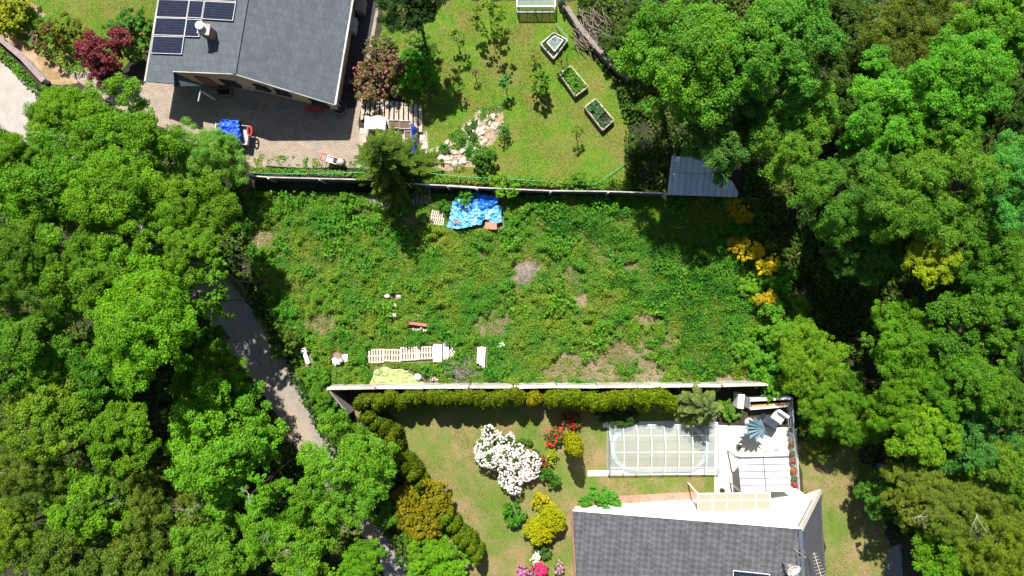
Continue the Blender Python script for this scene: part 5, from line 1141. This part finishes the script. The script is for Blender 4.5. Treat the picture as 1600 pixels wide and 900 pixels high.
# ---------------------------------------------------------------- woodland trees
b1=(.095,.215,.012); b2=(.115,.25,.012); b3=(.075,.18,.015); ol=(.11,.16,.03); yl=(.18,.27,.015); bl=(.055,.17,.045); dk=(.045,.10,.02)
WL=[ # px,py,r,h,kind,col,dead,label
(108,188,56,7,'big',b2,0,'leafy maple next to the pale road apron at the upper left'),
(195,215,75,8,'big',b1,0,'maple reaching toward the paved yard left of the blue tarp trailer'),
(22,248,52,9,'big',b1,0,'maple at the left edge below the road apron'),
(326,246,56,5.5,'bigfine',(.13,.26,.05),0,'feathery light green ash beside the trailer yard'),
(80,310,85,10,'big',b1,0,'large maple of the upper left wood, left one'),
(190,320,80,10,'big',b2,0,'large maple of the upper left wood, middle one'),
(290,340,70,9,'big',b1,0,'maple overhanging the shaded road bend'),
(40,420,80,11,'bigfine',b3,0,'darker fine leaved tree at the left edge mid height'),
(140,430,75,10,'big',b1,0,'maple in the middle of the left wood'),
(306,400,46,10,'mid',b1,0,'maple leaning over the shaded stretch of road'),
(245,420,55,8,'mid',b2,0,'smaller maple left of the shaded road'),
(240,505,88,12.5,'big',b2,0,'large bright dome shaped maple left of the sunlit road patch'),
(40,545,80,10,'big',b3,0,'dark green tree on the left edge below mid height'),
(150,590,65,8,'mid',b3,0,'shaded tree between the bright dome maple and the left edge'),
(322,440,40,10,'sparse',b1,0,'airy maple sprays above the shaded upper road'),
(330,470,36,8,'sparse',b1,0,'maple sprays hanging over the dappled road'),
(334,534,26,5,'mid',b3,0,'loose young tree on the left edge of the sunlit road'),
(334,590,50,6.5,'mid',b1,0,'low tree hanging over the left side of the sunlit road patch'),
(352,680,98,8,'big',(.10,.25,.02),0,'big bright maple left of the road end'),
(540,735,78,7,'big',(.10,.25,.025),0,'bright maple beside the diagonal thuja row'),
(80,650,62,9,'mid',(.13,.22,.02),0,'yellowish green tree at the lower left'),
(190,680,55,8,'mid',b1,0,'green tree left of the big bright maple'),
(40,730,62,8,'bigfine',ol,2,'olive tree with bare limbs on the left edge'),
(130,780,62,7,'mid',b1,1,'green tree with a pale fallen limb at the lower left'),
(215,780,62,6,'bigfine',ol,1,'olive brown thorny tree left of the pale dead branches'),
(300,790,40,4,'midfine',ol,3,'half dead tree with many pale bare branches'),
(345,850,60,5.5,'mid',(.11,.22,.025),0,'low green tree at the bottom left of the bare branches'),
(430,800,55,6,'mid',b1,2,'green tree with bent pale dead branches below the big bright maple'),
(480,865,55,6,'mid',(.12,.24,.02),2,'yellow green tree at the bottom edge beside the white dead branches'),
(566,884,36,5.5,'mid',b2,2,'green tree with curved white branch above the lower road end'),
(20,830,60,7,'midfine',(.13,.2,.02),0,'yellow olive tree in the bottom left corner'),
(110,870,65,6.5,'midfine',ol,0,'olive tree on the bottom edge near the left corner'),
(220,880,62,6,'midfine',(.12,.17,.03),0,'brownish olive tree on the bottom edge'),
(668,862,28,3,'mid',b2,0,'bright green small tree at the end of the lower road'),
(690,885,40,3,'mid',b2,0,'bright green small tree below the round conifer'),
(598,800,26,2.6,'mid',(.10,.22,.025),0,'low green tree between the bright maple and the round conifer'),
(648,838,18,2.4,'mid',b1,0,'low green tree directly below the round conifer'),
(548,818,26,5.5,'sparse',ol,6,'bare dead tree with bent white limbs above the dark gap near the lower road end'),
(452,850,24,6,'sparse',ol,6,'bare dead tree with pale forked limbs at the bottom left of centre'),
(395,765,26,8.5,'sparse',(.10,.25,.02),5,'thin dead top with white twigs sticking out of the big bright maple'),
(310,790,30,5.5,'sparse',ol,6,'grey leafless thorn tree among the olive trees at the lower left'),
(1425,800,26,7.5,'sparse',ol,6,'leafless twiggy tree among the olive crowns beside the side lawn'),
# right wood
(1085,110,105,12,'big',(.095,.22,.025),0,'huge maple beside the raised beds, left part of the crown'),
(1205,90,95,12.5,'big',(.085,.22,.035),0,'huge maple at the top right of the shed'),
(1130,200,75,9,'big',(.07,.17,.04),0,'lower maple directly above the shed roof'),
(1230,190,70,10,'big',(.09,.21,.03),0,'maple right of the shed roof'),
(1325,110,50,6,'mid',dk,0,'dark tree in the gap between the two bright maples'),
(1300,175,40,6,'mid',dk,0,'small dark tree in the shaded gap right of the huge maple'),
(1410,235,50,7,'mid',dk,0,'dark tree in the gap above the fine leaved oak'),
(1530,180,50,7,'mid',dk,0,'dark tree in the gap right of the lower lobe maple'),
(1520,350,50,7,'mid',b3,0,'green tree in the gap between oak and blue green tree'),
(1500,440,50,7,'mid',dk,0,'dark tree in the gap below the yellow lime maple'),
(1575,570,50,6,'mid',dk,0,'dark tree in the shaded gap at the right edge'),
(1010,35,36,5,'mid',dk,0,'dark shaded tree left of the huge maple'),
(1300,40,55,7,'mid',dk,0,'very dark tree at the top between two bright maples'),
(1420,35,80,9,'bigfine',(.09,.13,.025),0,'dark olive tree at the top edge on the right'),
(1555,45,75,12,'big',(.10,.21,.02),0,'green tree in the top right corner'),
(1490,120,78,12.5,'big',(.10,.26,.03),0,'bright smooth maple at the upper right, right part'),
(1385,165,72,11.5,'big',(.10,.26,.03),0,'bright smooth maple at the upper right, left part'),
(1475,185,50,11,'mid',(.09,.24,.03),0,'lower lobe maple between the two bright smooth ones'),
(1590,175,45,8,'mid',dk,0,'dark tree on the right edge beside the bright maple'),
(1330,300,88,11,'bigfine',(.085,.19,.03),0,'oak with fine olive leaves, left half over the dark hollow'),
(1445,300,92,12,'bigfine',(.10,.19,.025),0,'oak with fine olive leaves in the middle right'),
(1345,385,62,8,'bigfine',(.05,.13,.03),0,'dark low oak above the dark hollow'),
(1565,285,65,11,'big',(.07,.21,.045),0,'blue green tree on the right edge'),
(1455,405,42,9,'mid',(.22,.30,.012),0,'bright yellow lime maple among the green crowns'),
(1545,400,68,10,'big',b3,0,'green tree right of the yellow lime maple'),
(1405,540,62,8,'big',b1,0,'tree below the dark hollow on the right'),
(1500,500,62,9,'mid',(.075,.19,.02),0,'green tree below the yellow lime maple on the right'),
(1575,500,50,10,'mid',b3,0,'green tree at the right edge mid height'),
(1420,610,62,8,'bigfine',b1,0,'fine leaved tree with drooping edge right of the yellow green thicket'),
(1515,590,60,9,'big',b3,0,'green tree on the right with deep shaded gaps'),
(1585,620,45,9,'mid',(.07,.17,.02),0,'dark green tree on the lower right edge'),
(1265,570,62,4.5,'bigfine',(.13,.24,.02),0,'yellow green thicket tree right of the lower fence end'),
(1315,640,60,5.5,'bigfine',(.11,.23,.02),0,'yellow green thicket tree right of the patio railing'),
(1440,680,48,8,'mid',(.17,.29,.015),0,'bright yellow green tree above the bare branched tree'),
(1520,690,55,7.5,'mid',(.06,.17,.04),0,'blue green tree on the lower right'),
(1430,760,58,7,'bigfine',(.13,.17,.035),2,'olive tree with fine bare branches beside the side lawn'),
(1500,790,62,7.5,'bigfine',(.12,.17,.03),3,'olive tree with tangled bare twigs on the lower right'),
(1575,730,60,8,'big',(.09,.18,.02),0,'green tree at the lower right edge'),
(1560,850,72,8,'bigfine',(.13,.19,.02),0,'yellow olive tree in the bottom right corner'),
(1470,870,48,6,'mid',b1,0,'green tree on the bottom edge beside the grey driveway patch'),
(1375,780,34,4,'mid',(.06,.16,.03),0,'dark green small tree below the blue tub'),
(1285,690,30,2,'mid',(.09,.14,.03),0,'low shaded bush right of the patio railing'),
]
LEAN={'maple leaning over the shaded stretch of road':(-3,0),'large bright dome shaped maple left of the sunlit road patch':(-2.5,0),'maple overhanging the shaded road bend':(-2.,.5),'low tree hanging over the left side of the sunlit road patch':(-1.5,0),'big bright maple left of the road end':(-2,0),'loose young tree on the left edge of the sunlit road':(-.8,0)}
for a,b,r_,h_,kd,cc,dd_,lb in WL:
    tree(a,b,r_*1.06,h_,kd,cc,lb,lean=LEAN.get(lb,(0,0)),name='woodland_tree',dead=dd_,group='woodland trees')
